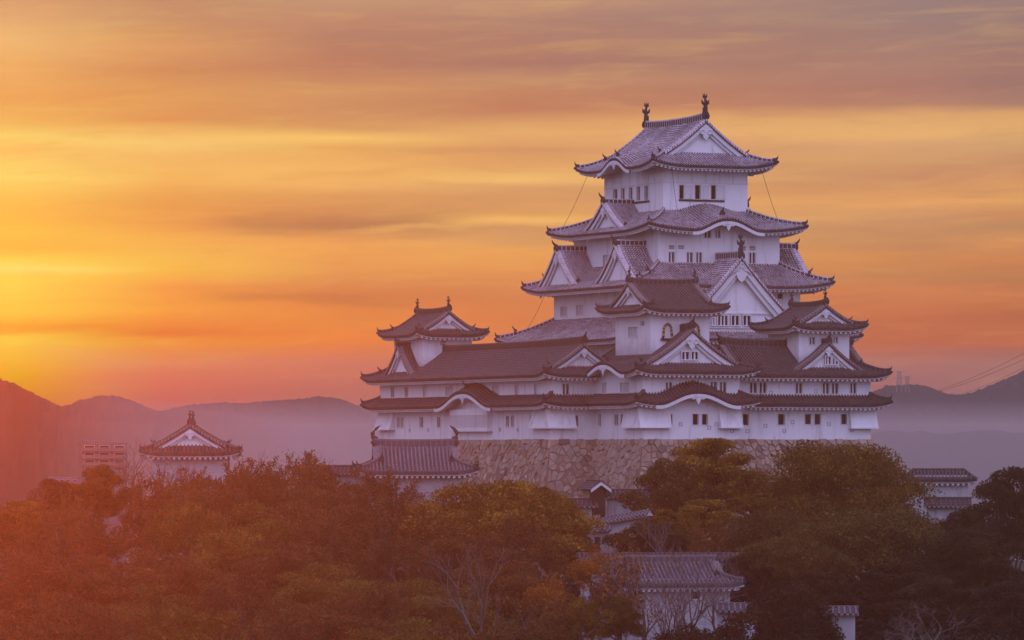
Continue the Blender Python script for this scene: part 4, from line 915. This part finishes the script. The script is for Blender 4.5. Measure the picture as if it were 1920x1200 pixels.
block('small hazy building just left of the pale apartment block', 122, 897, 930, 50, 1020, rows=3, cols=4)

# ------------------------------------------------------------------ hills with wooded ridgelines, ground
def hills(name, prof, Y, depth, seed, amp=5.0, base=-38.0):
    mb = MB(); px0, px1 = prof[0][0], prof[-1][0]; cols = []; n = int((px1-px0)/3); k_ = FOC/Y
    def ev(px):
        for (a, ya), (b, yb) in zip(prof, prof[1:]):
            if a <= px <= b:
                f = (px-a)/(b-a); return lerp(ya, yb, f)
        return prof[-1][1]
    for i in range(n+1):
        px = lerp(px0, px1, i/n); py = (ev(px-6)+ev(px)*2+ev(px+6))/4 if px0+6 < px < px1-6 else ev(px)
        py -= amp*(.9*abs(noise.noise(Vector((px*.09, seed, 0))))+.7*abs(noise.noise(Vector((px*.24, seed, 2))))+.3*noise.noise(Vector((px*.6, seed, 5))))
        top = at(px, py, Y); low = at(px, ev(px)+6, Y).z; col = [(top.x, Y, top.z)]
        for j in range(1, 13):
            f = (j-.6)/11.4; y = Y-depth*f; z = lerp(low, base, f**.9)
            col.append((top.x, y+2.5*noise.noise(Vector((top.x*.12, z*.16, seed)))+1.6*noise.noise(Vector((top.x*.33, z*.4, seed+3))), z))
        cols.append(col)
    for a, b in zip(cols, cols[1:]):
        for j in range(12): mb.poly((a[j], b[j], b[j+1], a[j+1]))
        mb.poly((a[0], b[0], (b[0][0], Y+60, base), (a[0][0], Y+60, base)))
    return tag(mb.build(name, HILLM), None, None, None, 'structure')
hills('hills', [(-2400,740),(-1500,700),(-900,730),(-420,690),(-200,700),(-60,706),(0,712),(30,722),(60,738),(100,757),(122,765),(150,752),(190,744),(212,743),(240,750),(270,763),(300,773),(330,765),(370,760),(420,757),(470,757),(520,752),(560,750),(600,745),(630,747),(660,757),(690,770),(720,778),(800,790),(1000,800),(1200,790),(1400,770),(1560,750),(1640,734),(1662,726),(1690,722),(1720,722),(1745,727),(1775,740),(1790,742),(1810,741),(1830,735),(1860,722),(1890,710),(1920,697),(2000,672),(2100,650),(2350,660),(2700,700),(3200,680),(4200,730)], 1500, 60, 1.7)
hills('low_hill', [(1100,852),(1380,830),(1560,822),(1640,813),(1672,808),(1700,812),(1730,809),(1770,816),(1800,812),(1850,808),(1870,807),(1900,814),(1960,806),(2100,800),(2250,812),(2600,800),(3100,815),(4200,810)], 1120, 45, 9.2, 4.5)
mb = MB(); xs = sorted(set([-1400,-900,-600,-400]+list(range(-300,301,6))+[400,600,900,1400])); ys = sorted(set([-40,60,140,180]+list(range(220,620,6))+[700,850,1100,1300,1500,1640]))
vid = {}
for i, x in enumerate(xs):
    for j, y in enumerate(ys): vid[i,j] = len(mb.v); mb.v.append((x, y, ground(x, y)))
for i in range(len(xs)-1):
    for j in range(len(ys)-1): mb.f.append((vid[i,j], vid[i+1,j], vid[i+1,j+1], vid[i,j+1])); mb.m.append(0); mb.uv.extend([(0,0)]*4)
tag(mb.build('ground', SOIL, smooth=True), kind='structure')

# pylons on the hill, wires
def pylon(label, px, py0, py1, Y, W_, arms):
    a = at(px, py1, Y); H = (py1-py0)/FOC*Y; t = thing('transmission_tower', label, 'pylon', a); mb = MB(); r = .075
    tp = W_*.62
    for sx in (-1, 1):
        for sy in (-1, 1): mb.tube([(sx*W_/2, sy*W_/2, -2), (sx*tp/2, sy*tp/2, H)], r, 4)
        n = 5
        for i in range(n):
            w0, w1 = lerp(W_, tp, i/n)/2, lerp(W_, tp, (i+1)/n)/2
            for y in (-1, 1):
                mb.tube([(-w0, y*w0, H*i/n), (w1, y*w1, H*(i+1)/n)], r*.7, 4); mb.tube([(w0, y*w0, H*i/n), (-w1, y*w1, H*(i+1)/n)], r*.7, 4)
    for z, x0, x1 in arms: mb.tube([(x0, 0, z*H), (x1, 0, z*H)], r*.9, 4)
    mb.build('lattice', STEEL, t)
pylon('taller lattice pylon on the hilltop right of the castle', 1686, 696, 724, 1490, 1.7, [(1.0,-2,3.2),(.55,-2.6,4)])
pylon('shorter lattice pylon beside the taller one on the hilltop', 1701, 705, 724, 1490, 1.2, [(.98,-1.5,1.5),(.7,-2,1.5)])
def wire(name, label, pts, r, m, cat='cable', group=None):
    mb = MB(); mb.tube(pts, r, 4); o = mb.build(name, m); return tag(o, label, cat, group)
for q0, q1 in (((1700,752),(1990,626)), ((1712,748),(1990,640)), ((1740,760),(1990,652)), ((1775,765),(1990,664))):
    a, b = at(*q0, 1540), at(*q1, 1380); pts = []
    for j in range(15): f = j/14; q_ = a.lerp(b, f); q_.z -= 1.6*math.sin(math.pi*f); pts.append(q_)
    wire('power_line', 'thin dark overhead power line sloping up to the right edge above the hills', pts, .07, WOOD, 'power line', 'power lines above the right hills')
F0 = Frame(CW(0,0,0), TH)
def kw(u, v, z): p_ = CW(u, v, z); return p_
for lab, a, b in (('thin lightning rod wire hanging from the left corner of the top roof', (-6.6,8.2,29.6), (-8.3,10.6,24.3)), ('thin lightning rod wire hanging from the right corner of the top roof', (6.3,-8.0,29.6), (8.0,-8.6,24.2)),
    ('thin lightning rod wire down the front left corner of the top storey', (-4.6,-8.4,29.7), (-3.7,-7.9,25.2)), ('thin lightning rod wire hanging under the left corner of the third roof', (-10.2,11.2,16.9), (-11.6,13.6,12.7))):
    a, b = kw(*a), kw(*b); pts = [a.lerp(b, i/6)-Vector((0,0,.25*math.sin(math.pi*i/6))) for i in range(7)]; wire('lightning_wire', lab, pts, .022, WOOD)
# ------------------------------------------------------------------ trees
def rv(r): 
    while True:
        p = Vector((r.uniform(-1,1), r.uniform(-1,1), r.uniform(-1,1)))
        if .05 < p.length < 1: return p.normalized()
def leafquad(mb, c, s, r, up=.55):
    n = (rv(r)+Vector((0,0,up))).normalized(); a = n.orthogonal().normalized(); b = n.cross(a); q_ = r.uniform(0, 6.28)
    a, b = a*math.cos(q_)+b*math.sin(q_), b*math.cos(q_)-a*math.sin(q_); l = s*r.uniform(.6,1.4); w_ = l*r.uniform(.45,.75)
    i = len(mb.v); f_ = n*(l*.18)
    mb.v.extend((tuple(c-a*l), tuple(c-b*w_+f_), tuple(c+a*l), tuple(c+b*w_+f_))); mb.f.append((i,i+1,i+2,i+3)); mb.m.append(0); mb.uv.extend([(0,0)]*4)
def limb(mb, p0, p1, r0, r1, r, n=5, wob=.08, sides=5):
    d = p1-p0; L = d.length; pts = []; 
    for i in range(n+1):
        f = i/n; q_ = p0.lerp(p1, f)
        if 0 < i < n: q_ = q_+rv(r)*L*wob*.6
        pts.append(q_)
    mb.tube(pts, [lerp(r0, r1, i/n) for i in range(n+1)], sides); return pts
def evergreen(seed, W, H, nl, leaf, nblob=46, base=.30, flat=.62, holes=.0):
    """trunk with limbs, crown of leaf clumps on an uneven dome"""
    r = random.Random(seed); tr, cr = MB(), MB(); R = W/2; top = H
    z0 = H*base; zc = lerp(z0, H, .42)
    limb(tr, Vector((0,0,-2)), Vector((r.uniform(-.3,.3), r.uniform(-.3,.3), zc)), W*.035+.1, W*.02+.04, r, 6, .04, 7)
    blobs = []
    for i in range(nblob):
        d = rv(r); d.z = abs(d.z)*1.1-.32; d.normalize(); q_ = r.uniform(.62, .95)
        lump = 1+.22*noise.noise(d*1.7+Vector((seed*3.1,0,0)))
        c = Vector((d.x*R*q_*lump, d.y*R*q_*lump, zc+d.z*((H-zc) if d.z > 0 else (zc-z0)*1.3)*q_*lump))
        br = W*r.uniform(.08,.165); c.z = min(c.z, H-br*.5); blobs.append((c, br))
    for i in range(int(nblob*.25)): blobs.append((Vector((r.uniform(-.4,.4)*R, r.uniform(-.4,.4)*R, lerp(z0, H, r.uniform(.3,.7)))), W*.14))
    for c, br in blobs:
        if r.random() < .4: 
            s_ = Vector((c.x*.12, c.y*.12, lerp(z0*.8, zc, r.random()))); limb(tr, s_, c-Vector((0,0,br*.3)), W*.013+.03, .025, r, 4, .07, 4)
    tot = sum(b[1]**2 for b in blobs)
    for c, br in blobs:
        n = int(nl*br*br/tot); tw = [rv(r) for _ in range(9)]
        for i in range(n):
            d = (tw[r.randrange(9)]*r.uniform(.2,1.0)+rv(r)*.75).normalized()
            q_ = r.uniform(.45,1.12)
            if d.z < -.25 and r.random() < .55: d.z = -d.z
            leafquad(cr, c+Vector((d.x*br*1.15, d.y*br*1.15, d.z*br*flat))*q_, leaf, r)
    return tr, cr
def bare(seed, W, H, depth=6, leaves=0, leaf=.12, spread=.62, trunk=.26, r0=None, twn=3, minr=.011):
    """branching tree; a few leaves at the twig ends if asked"""
    r = random.Random(seed); tr, cr, lf = MB(), MB(), MB(); ends = []
    def grow(p, d, L, rad_, lev):
        n = 3; pts = [p]; q_ = p; dd = d
        for i in range(n):
            dd = (dd+rv(r)*.20+Vector((0,0,.06 if lev < 4 else .02))).normalized(); q_ = q_+dd*(L/n); pts.append(q_)
        tgt = tr if lev <= 1 else cr
        tgt.tube(pts, [lerp(rad_, rad_*.62, i/n) for i in range(n+1)], 6 if lev < 2 else (4 if lev < 4 else 3), cap=False)
        if lev >= depth: ends.append((pts[1], pts[-1])); return
        k_ = (3 if lev < 2 else r.choice((2,3))) if lev < depth-1 else twn
        a0 = r.uniform(0, 6.28)
        for j in range(k_):
            ax = dd.orthogonal().normalized(); b = dd.cross(ax); an = a0+j*6.283/k_+r.uniform(-.5,.5); tl = spread*r.uniform(.55,1.2)
            nd = (dd*math.cos(tl)+(ax*math.cos(an)+b*math.sin(an))*math.sin(tl)).normalized()
            st_ = pts[-1] if j < 2 else pts[r.choice((1,2))]
            grow(st_, nd, L*r.uniform(.66,.86), max(minr, rad_*r.uniform(.5,.66)), lev+1)
    grow(Vector((0,0,-1.0)), Vector((r.uniform(-.12,.12), r.uniform(-.12,.12), 1)).normalized(), H*trunk+1, r0 or H*.030, 0)
    xs = [p[1] for p in ends]; w_ = max(max(abs(p.x), abs(p.y)) for p in xs)*2; h_ = max(p.z for p in xs)
    sx, sz = W/w_, H/h_
    for m_ in (tr, cr): m_.v = [(x*sx, y*sx, z*sz) for x, y, z in m_.v]
    for i in range(leaves):
        a, b = ends[r.randrange(len(ends))]; q_ = a.lerp(b, r.uniform(-.3, 1.1)); q_ = Vector((q_.x*sx, q_.y*sx, q_.z*sz)); leafquad(lf, q_+rv(r)*abs(r.gauss(0,.25)), leaf, r, .3)
    return tr, cr, lf
PROTO = {}
def proto(key):
    if key in PROTO: return PROTO[key]
    spec = PSPEC[key]; kind = spec[0]; parts = []
    if kind == 'ever':
        _, seed, W, H, nl, leaf, nb, base, flat, lm = spec; tr, cr = evergreen(seed, W, H, nl, leaf, nb, base, flat)
        parts = [('trunk', tr, BARK), ('crown', cr, lm)]
    else:
        _, seed, W, H, dep, nl, leaf, spr, lm, bm, twm, trunk = spec; tr, cr, lf = bare(seed, W, H, dep, nl, leaf, spr, trunk)
        parts = [('trunk', tr, bm), ('branches', cr, twm)]+([('crown', lf, lm)] if nl else [])
    out = []
    for nm, m_, mt in parts:
        o = m_.build(nm, mt); out.append((nm, o.data)); bpy.data.objects.remove(o)
    PROTO[key] = (W, H, out); return PROTO[key]
PSPEC = {
 'camphor': ('ever', 5, 16, 14, 70000, .125, 62, .16, .66, LEAF_OLIVE),
 'camphor2': ('ever', 15, 14, 12, 52000, .125, 50, .18, .62, LEAF_GREEN),
 'olive': ('ever', 8, 11, 8, 40000, .11, 46, .22, .5, LEAF_OLIVE),
 'brown': ('ever', 29, 9, 8, 30000, .085, 38, .18, .55, LEAF_BROWN),
 'tawny': ('ever', 37, 9, 8, 30000, .085, 34, .18, .55, LEAF_YELLOW),
 'pine': ('ever', 21, 8, 10, 17000, .12, 34, .45, .42, LEAF_OLIVE),
 'green': ('ever', 33, 8, 9, 28000, .11, 32, .2, .62, LEAF_GREEN),
 'deep': ('ever', 41, 9, 11, 30000, .115, 34, .1, .66, LEAF_DEEP),
 'bush': ('ever', 52, 8, 6.5, 28000, .10, 46, .02, .7, LEAF_DEEP),
 'autumn': ('bare', 61, 8, 8.5, 6, 15000, .075, .62, LEAF_BROWN, BARK, TWIG, .24),
 'autumn2': ('bare', 66, 9, 8, 6, 22000, .075, .72, LEAF_BROWN, BARK, TWIG, .18),
 'rust': ('bare', 71, 7, 8, 6, 14000, .085, .55, LEAF_RUST, BARK, TWIG, .24),
 'yellow': ('bare', 77, 9, 8, 6, 24000, .08, .68, LEAF_YELLOW, BARK, TWIG, .22),
 'bare': ('bare', 81, 8, 9, 6, 0, .1, .52, None, BARK, TWIG, .22),
 'bare2': ('bare', 86, 9, 8, 6, 700, .10, .62, LEAF_RUST, BARK, TWIG, .16),
 'pale': ('bare', 91, 8, 10, 5, 0, .1, .42, None, BARK_PALE, BARK_PALE, .30),
 'shrub': ('bare', 97, 11, 5, 6, 0, .1, .72, None, BARK_PALE, BARK_PALE, .14),
}
CAT = {'bush': ('bush','bush'), 'shrub': ('shrub','shrub')}
NAME = {'brown':'autumn_tree','tawny':'autumn_tree','camphor':'broadleaf_tree','camphor2':'broadleaf_tree','olive':'broadleaf_tree','pine':'evergreen_tree','green':'evergreen_tree','deep':'evergreen_tree','bush':'round_bush','autumn':'autumn_tree','autumn2':'autumn_tree','rust':'autumn_tree','yellow':'autumn_tree','bare':'bare_tree','bare2':'bare_tree','pale':'bare_tree','shrub':'bare_shrub'}
GRP = {'broadleaf_tree':'evergreens below the stone base','evergreen_tree':'evergreens below the stone base','round_bush':None,'autumn_tree':'brown autumn trees on the slope','bare_tree':'leafless trees on the slope','bare_shrub':None}
rt = random.Random(7)
def plant(key, px, top, wpx, Y, label, rot=None):
    if key[:4] in ('autu','yell','brow','tawn'): wpx *= 1.22
    W, H, parts = proto(key); a = at(px, top-(10 if key[:4] in ('autu','yell','rust') else 0), Y); g = ground(a.x, a.y); s = wpx/FOC*Y/W; h = max(3.0, a.z-g); sz = h/H
    if sz > s*1.15: g = a.z-H*s*1.15; sz = s*1.15
    t = thing(NAME[key], label, CAT.get(key, ('tree',))[0], (a.x, a.y, g), rot if rot is not None else rt.uniform(0, 6.28), GRP[NAME[key]])
    t.scale = (s, s, sz)
    for nm, me in parts:
        o = bpy.data.objects.new(nm, me); COL.objects.link(o); o.parent = t
    return t
TREES = [
 # right: evergreens below the stone base
 ('pine', 1338, 820, 185, 437, 'tall open-crowned evergreen reaching highest against the stone wall, with visible limbs'),
 ('camphor', 1572, 826, 330, 428, 'largest rounded evergreen, covering the right end of the stone base'),
 ('green', 1258, 862, 165, 432, 'evergreen standing right of the timber gate, under the stone base'),
 ('pine', 1420, 880, 140, 431, 'thin evergreen between the tallest open-crowned tree and the largest rounded one'),
 ('pine', 1302, 935, 150, 424, 'evergreen with a visible leaning trunk above the guardhouse'),
 ('camphor2', 1440, 948, 200, 412, 'dark evergreen filling the gap left of the largest rounded tree'),
 ('camphor2', 1620, 940, 300, 404, 'wide dark green tree in front of the largest rounded evergreen'),
 ('camphor2', 1482, 1000, 215, 392, 'dark evergreen right of the guardhouse roof'),
 ('deep', 1672, 1050, 210, 384, 'very dark evergreen above the bare purple shrub'),
 ('deep', 1560, 1070, 190, 378, 'very dark evergreen rising behind the round bush'),
 ('deep', 1888, 868, 190, 405, 'dark evergreen at the right edge, its top beside the storehouse'),
 ('deep', 1800, 950, 140, 402, 'dark evergreen in front of the storehouse and its low wall'),
 ('deep', 1850, 985, 210, 388, 'nearly black evergreen below the right edge tree'),
 ('deep', 1745, 1010, 170, 392, 'nearly black evergreen under the low wall of the storehouse'),
 ('deep', 1900, 1085, 230, 368, 'nearly black evergreen in the bottom right corner'),
 ('deep', 1770, 1080, 190, 372, 'nearly black evergreen behind the bare purple shrub'),
 ('bush', 1457, 1094, 226, 352, 'big round dark bush at the bottom, hiding the end of a coped wall'),
 ('shrub', 1745, 1122, 260, 340, 'leafless spreading shrub with pale purple twigs at bottom right'),
 ('green', 1160, 1118, 95, 352, 'small dark evergreen in front of the low wall left of the guardhouse'),
 ('green', 1262, 990, 90, 420, 'small dark evergreen just above the coped wall behind the guardhouse'),
 ('bare2', 1212, 1000, 230, 362, 'leafless tree with dark curving trunk across the left of the guardhouse', .4),
 ('bare', 1290, 1010, 230, 358, 'leafless tree with forked trunk across the middle of the guardhouse', 2.0),
 ('pale', 1240, 960, 120, 404, 'slender leafless tree with pale branches above the coped wall'),
 ('bush', 1310, 1172, 180, 345, 'low dark bush at the foot of the two leafless trees'),
 ('autumn', 1330, 985, 120, 405, 'thin brown tree between the pale leafless tree and the dark evergreens'),
 ('green', 1192, 972, 120, 421, 'small dark evergreen in front of the sloping coped wall below the timber gate'),
 ('deep', 1235, 985, 110, 416, 'very dark small evergreen right of the sloping coped wall'),
 ('bare', 1350, 1040, 150, 366, 'leafless tree at the right end of the guardhouse'),
 ('deep', 1405, 1040, 130, 384, 'very dark evergreen against the right gable of the guardhouse'),
 ('autumn', 1165, 1048, 130, 366, 'thin brown tree in front of the left end of the guardhouse roof'),
 ('bare', 1262, 1030, 200, 354, 'leafless tree with fine dark twigs before the middle of the guardhouse'),
 # centre
 ('olive', 930, 902, 330, 414, 'broad olive green tree spreading under the stone base corner'),
 ('olive', 1030, 925, 130, 418, 'smaller olive green tree at the right shoulder of the broad olive one'),
 ('green', 1070, 1000, 110, 414, 'green tree in front of the white wall with a doorway'),
 ('autumn', 1020, 975, 170, 398, 'brown twiggy tree below the smaller olive tree'),
 ('rust', 1092, 1032, 130, 384, 'rusty orange tree beside the left end of the guardhouse'),
 ('rust', 1010, 1080, 130, 358, 'rusty orange tree at the bottom centre beside the pale forked trunk'),
 ('pale', 888, 1000, 190, 352, 'pale forked leafless tree standing out at the bottom centre', 1.0),
 ('brown', 870, 985, 200, 396, 'brown twiggy tree under the broad olive tree'),
 ('brown', 945, 1050, 200, 374, 'brown twiggy tree behind the pale forked tree'),
 ('yellow', 1080, 1128, 130, 342, 'low yellowish tree at the bottom beside the guardhouse wall'),
 ('tawny', 820, 1080, 200, 366, 'yellowish olive tree left of the pale forked tree'),
 ('autumn2', 960, 1130, 220, 340, 'dark brown tree in the bottom centre foreground'),
 ('autumn', 770, 900, 150, 421, 'bare brown tree in front of the gatehouse wall, left half'),
 ('bare2', 830, 900, 140, 420, 'bare dark tree in front of the gatehouse wall, right half'),
 ('autumn2', 735, 932, 190, 408, 'brown bushy tree below the gatehouse'),
 ('autumn', 775, 1010, 190, 390, 'brown twiggy tree a little downhill of the gatehouse'),
 ('autumn2', 740, 1095, 220, 360, 'dark brown tree at the bottom left of centre'),
 # left mass
 ('autumn2', 330, 886, 130, 424, 'brown tree hiding the foot of the lone white turret, middle'),
 ('autumn2', 412, 878, 130, 423, 'brown tree hiding the foot of the lone white turret, right side'),
 ('autumn2', -5, 958, 170, 404, 'brown tree cut by the left edge, beneath the open-crowned one'),
 ('autumn2', 55, 946, 130, 409, 'brown tree between the open-crowned tree at the left edge and the dark layered evergreen'),
 ('autumn', 120, 935, 150, 410, 'brown twiggy tree in front of the dark layered evergreen at left'),
 ('bare', 30, 918, 90, 410, 'fine leafless tree rising above the left edge, beside the open-crowned tree'),
 ('bare', 246, 818, 120, 428, 'leafless tree with fine twigs left of the lone white turret'),
 ('bare', 302, 826, 130, 425, 'leafless tree overlapping the left eave of the lone white turret'),
 ('bare', 352, 862, 90, 426, 'leafless tree directly in front of the lone white turret'),
 ('green', 185, 872, 120, 420, 'dense dark evergreen beneath the pale apartment block'),
 ('deep', 115, 893, 120, 416, 'dark layered evergreen left of the dense dark one, near the left edge'),
 ('bare', 62, 905, 110, 412, 'thin leafless tree poking above the left edge trees'),
 ('pine', 22, 938, 110, 408, 'open-crowned tree against the haze at the left edge'),
 ('bare', 492, 842, 130, 436, 'leafless tree right of the lone white turret'),
 ('bare', 612, 842, 110, 438, 'leafless tree against the haze just left of the gatehouse'),
 ('bare', 545, 846, 150, 437, 'leafless tree with fine twigs between the turret and the gatehouse, on the skyline'),
 ('bare2', 580, 852, 120, 435, 'leafless tree with a few rusty leaves on the skyline left of the gatehouse'),
 ('autumn2', 552, 856, 150, 434, 'brown rounded treetop between two leafless trees right of the turret'),
 ('autumn2', 445, 868, 180, 428, 'brown tree below the right eave of the lone white turret'),
 ('brown', 560, 872, 210, 426, 'wide brown tree in the middle of the left ridge'),
 ('autumn2', 660, 888, 180, 424, 'brown tree touching the left eave of the gatehouse'),
 ('autumn', 290, 888, 150, 418, 'brown tree below the leafless trees by the turret'),
 ('brown', 375, 898, 190, 414, 'brown tree downhill from the lone white turret'),
 ('yellow', 330, 950, 160, 406, 'yellowish tree beneath the turret, with white wall glimpses behind'),
 ('tawny', 470, 935, 200, 410, 'yellowish olive tree in the middle of the left slope'),
 ('brown', 590, 930, 200, 410, 'brown tree at mid height, left of the gatehouse wall'),
 ('autumn', 660, 975, 190, 400, 'brown twiggy tree at mid slope below the gatehouse eave'),
 ('autumn2', 90, 960, 180, 398, 'reddish brown tree near the left edge, at mid height'),
 ('autumn2', 215, 965, 190, 402, 'reddish brown tree under the dense dark evergreen'),
 ('yellow', 420, 1000, 220, 390, 'wide olive tree in the centre of the left slope'),
 ('brown', 540, 1010, 210, 388, 'brown tree right of the wide olive one on the left slope'),
 ('brown', 300, 1030, 220, 382, 'brown tree left of the wide olive one on the left slope'),
 ('brown', 150, 1040, 220, 380, 'reddish brown tree on the lower left slope'),
 ('autumn', 20, 1030, 190, 380, 'reddish brown tree low at the left edge'),
 ('tawny', 640, 1050, 210, 374, 'yellowish tree on the lower slope left of the bottom centre'),
 ('autumn2', 480, 1085, 230, 362, 'dark reddish tree low on the left slope'),
 ('tawny', 270, 1090, 190, 358, 'yellowish tree low on the left slope'),
 ('brown', 100, 1110, 230, 352, 'dark reddish tree in the bottom left corner'),
 ('brown', 610, 1120, 230, 348, 'dark brown tree at the bottom between two yellowish ones'),
 ('yellow', 380, 1145, 220, 340, 'pale yellowish tree at the bottom edge on the left'),
 ('autumn2', 230, 1150, 240, 336, 'dark reddish tree at the bottom edge, beside the pale yellowish one'),
 ('autumn2', 500, 1150, 230, 334, 'dark reddish tree at the bottom edge, right of the pale yellowish one'),
 ('tawny', 735, 1150, 230, 334, 'yellowish tree at the bottom edge left of the pale forked trunk'),
 ('brown', 855, 1160, 210, 330, 'dark brown tree at the bottom edge under the pale forked trunk'),
 ('brown', 20, 1165, 210, 334, 'dark reddish tree cut by the bottom left corner'),
]
for t_ in TREES: plant(*t_)
# undergrowth on the slope between the trunks
r_ = random.Random(99); mb = MB()
for i in range(5200):
    y = r_.uniform(318, 446); x = r_.uniform(-.118, .118)*y; g = ground(x, y); h = .4+2.4*abs(noise.noise(Vector((x*.12, y*.12, 4))))
    c = Vector((x, y, g))
    for j in range(14): leafquad(mb, c+Vector((r_.gauss(0,.6), r_.gauss(0,.6), r_.uniform(0, h))), .2, r_, .5)
tag(mb.build('undergrowth', LEAF_DEEP), kind='stuff')
# ------------------------------------------------------------------ air
def volume(name, lo, hi, dens, col, g):
    mb = MB(); mb.box(lo[0], hi[0], lo[1], hi[1], lo[2], hi[2])
    m = bpy.data.materials.new(name); m.use_nodes = True; kk = NT(m.node_tree); kk.n.clear()
    v = kk.new('ShaderNodeVolumePrincipled'); v.inputs['Color'].default_value = (*col, 1); v.inputs['Density'].default_value = dens; v.inputs['Anisotropy'].default_value = g
    o = kk.new('ShaderNodeOutputMaterial'); kk.link(v.outputs[0], o.inputs['Volume'])
    return tag(mb.build(name, m), kind='stuff')
volume('haze', (-1500,-60,-42), (1500,1660,48), HAZE_DENS, HAZE_COL, HAZE_G)
MIST_ON = True
if MIST_ON:
    MC = (.95,.87,.82)
    volume('mist_and_veil', (-48,560,-41), (1350,1065,6.0), 2.3e-3, MC, .25)
    volume('mist_and_veil', (-120,1150,-41), (1380,1425,27.0), 1.15e-3, MC, .25)
    volume('mist_and_veil', (-116,1156,-40.8), (1376,1422,14.0), .30e-3, MC, .25)
    volume('mist_and_veil', (-112,1162,-40.6), (1372,1419,7.5), .35e-3, MC, .25)
volume('mist_and_veil', (-120,40,-30), (120,310,11), 0.62e-3, (.92,.80,.68), .92)  # added volume, no real mist: stands in for a lens flare veil
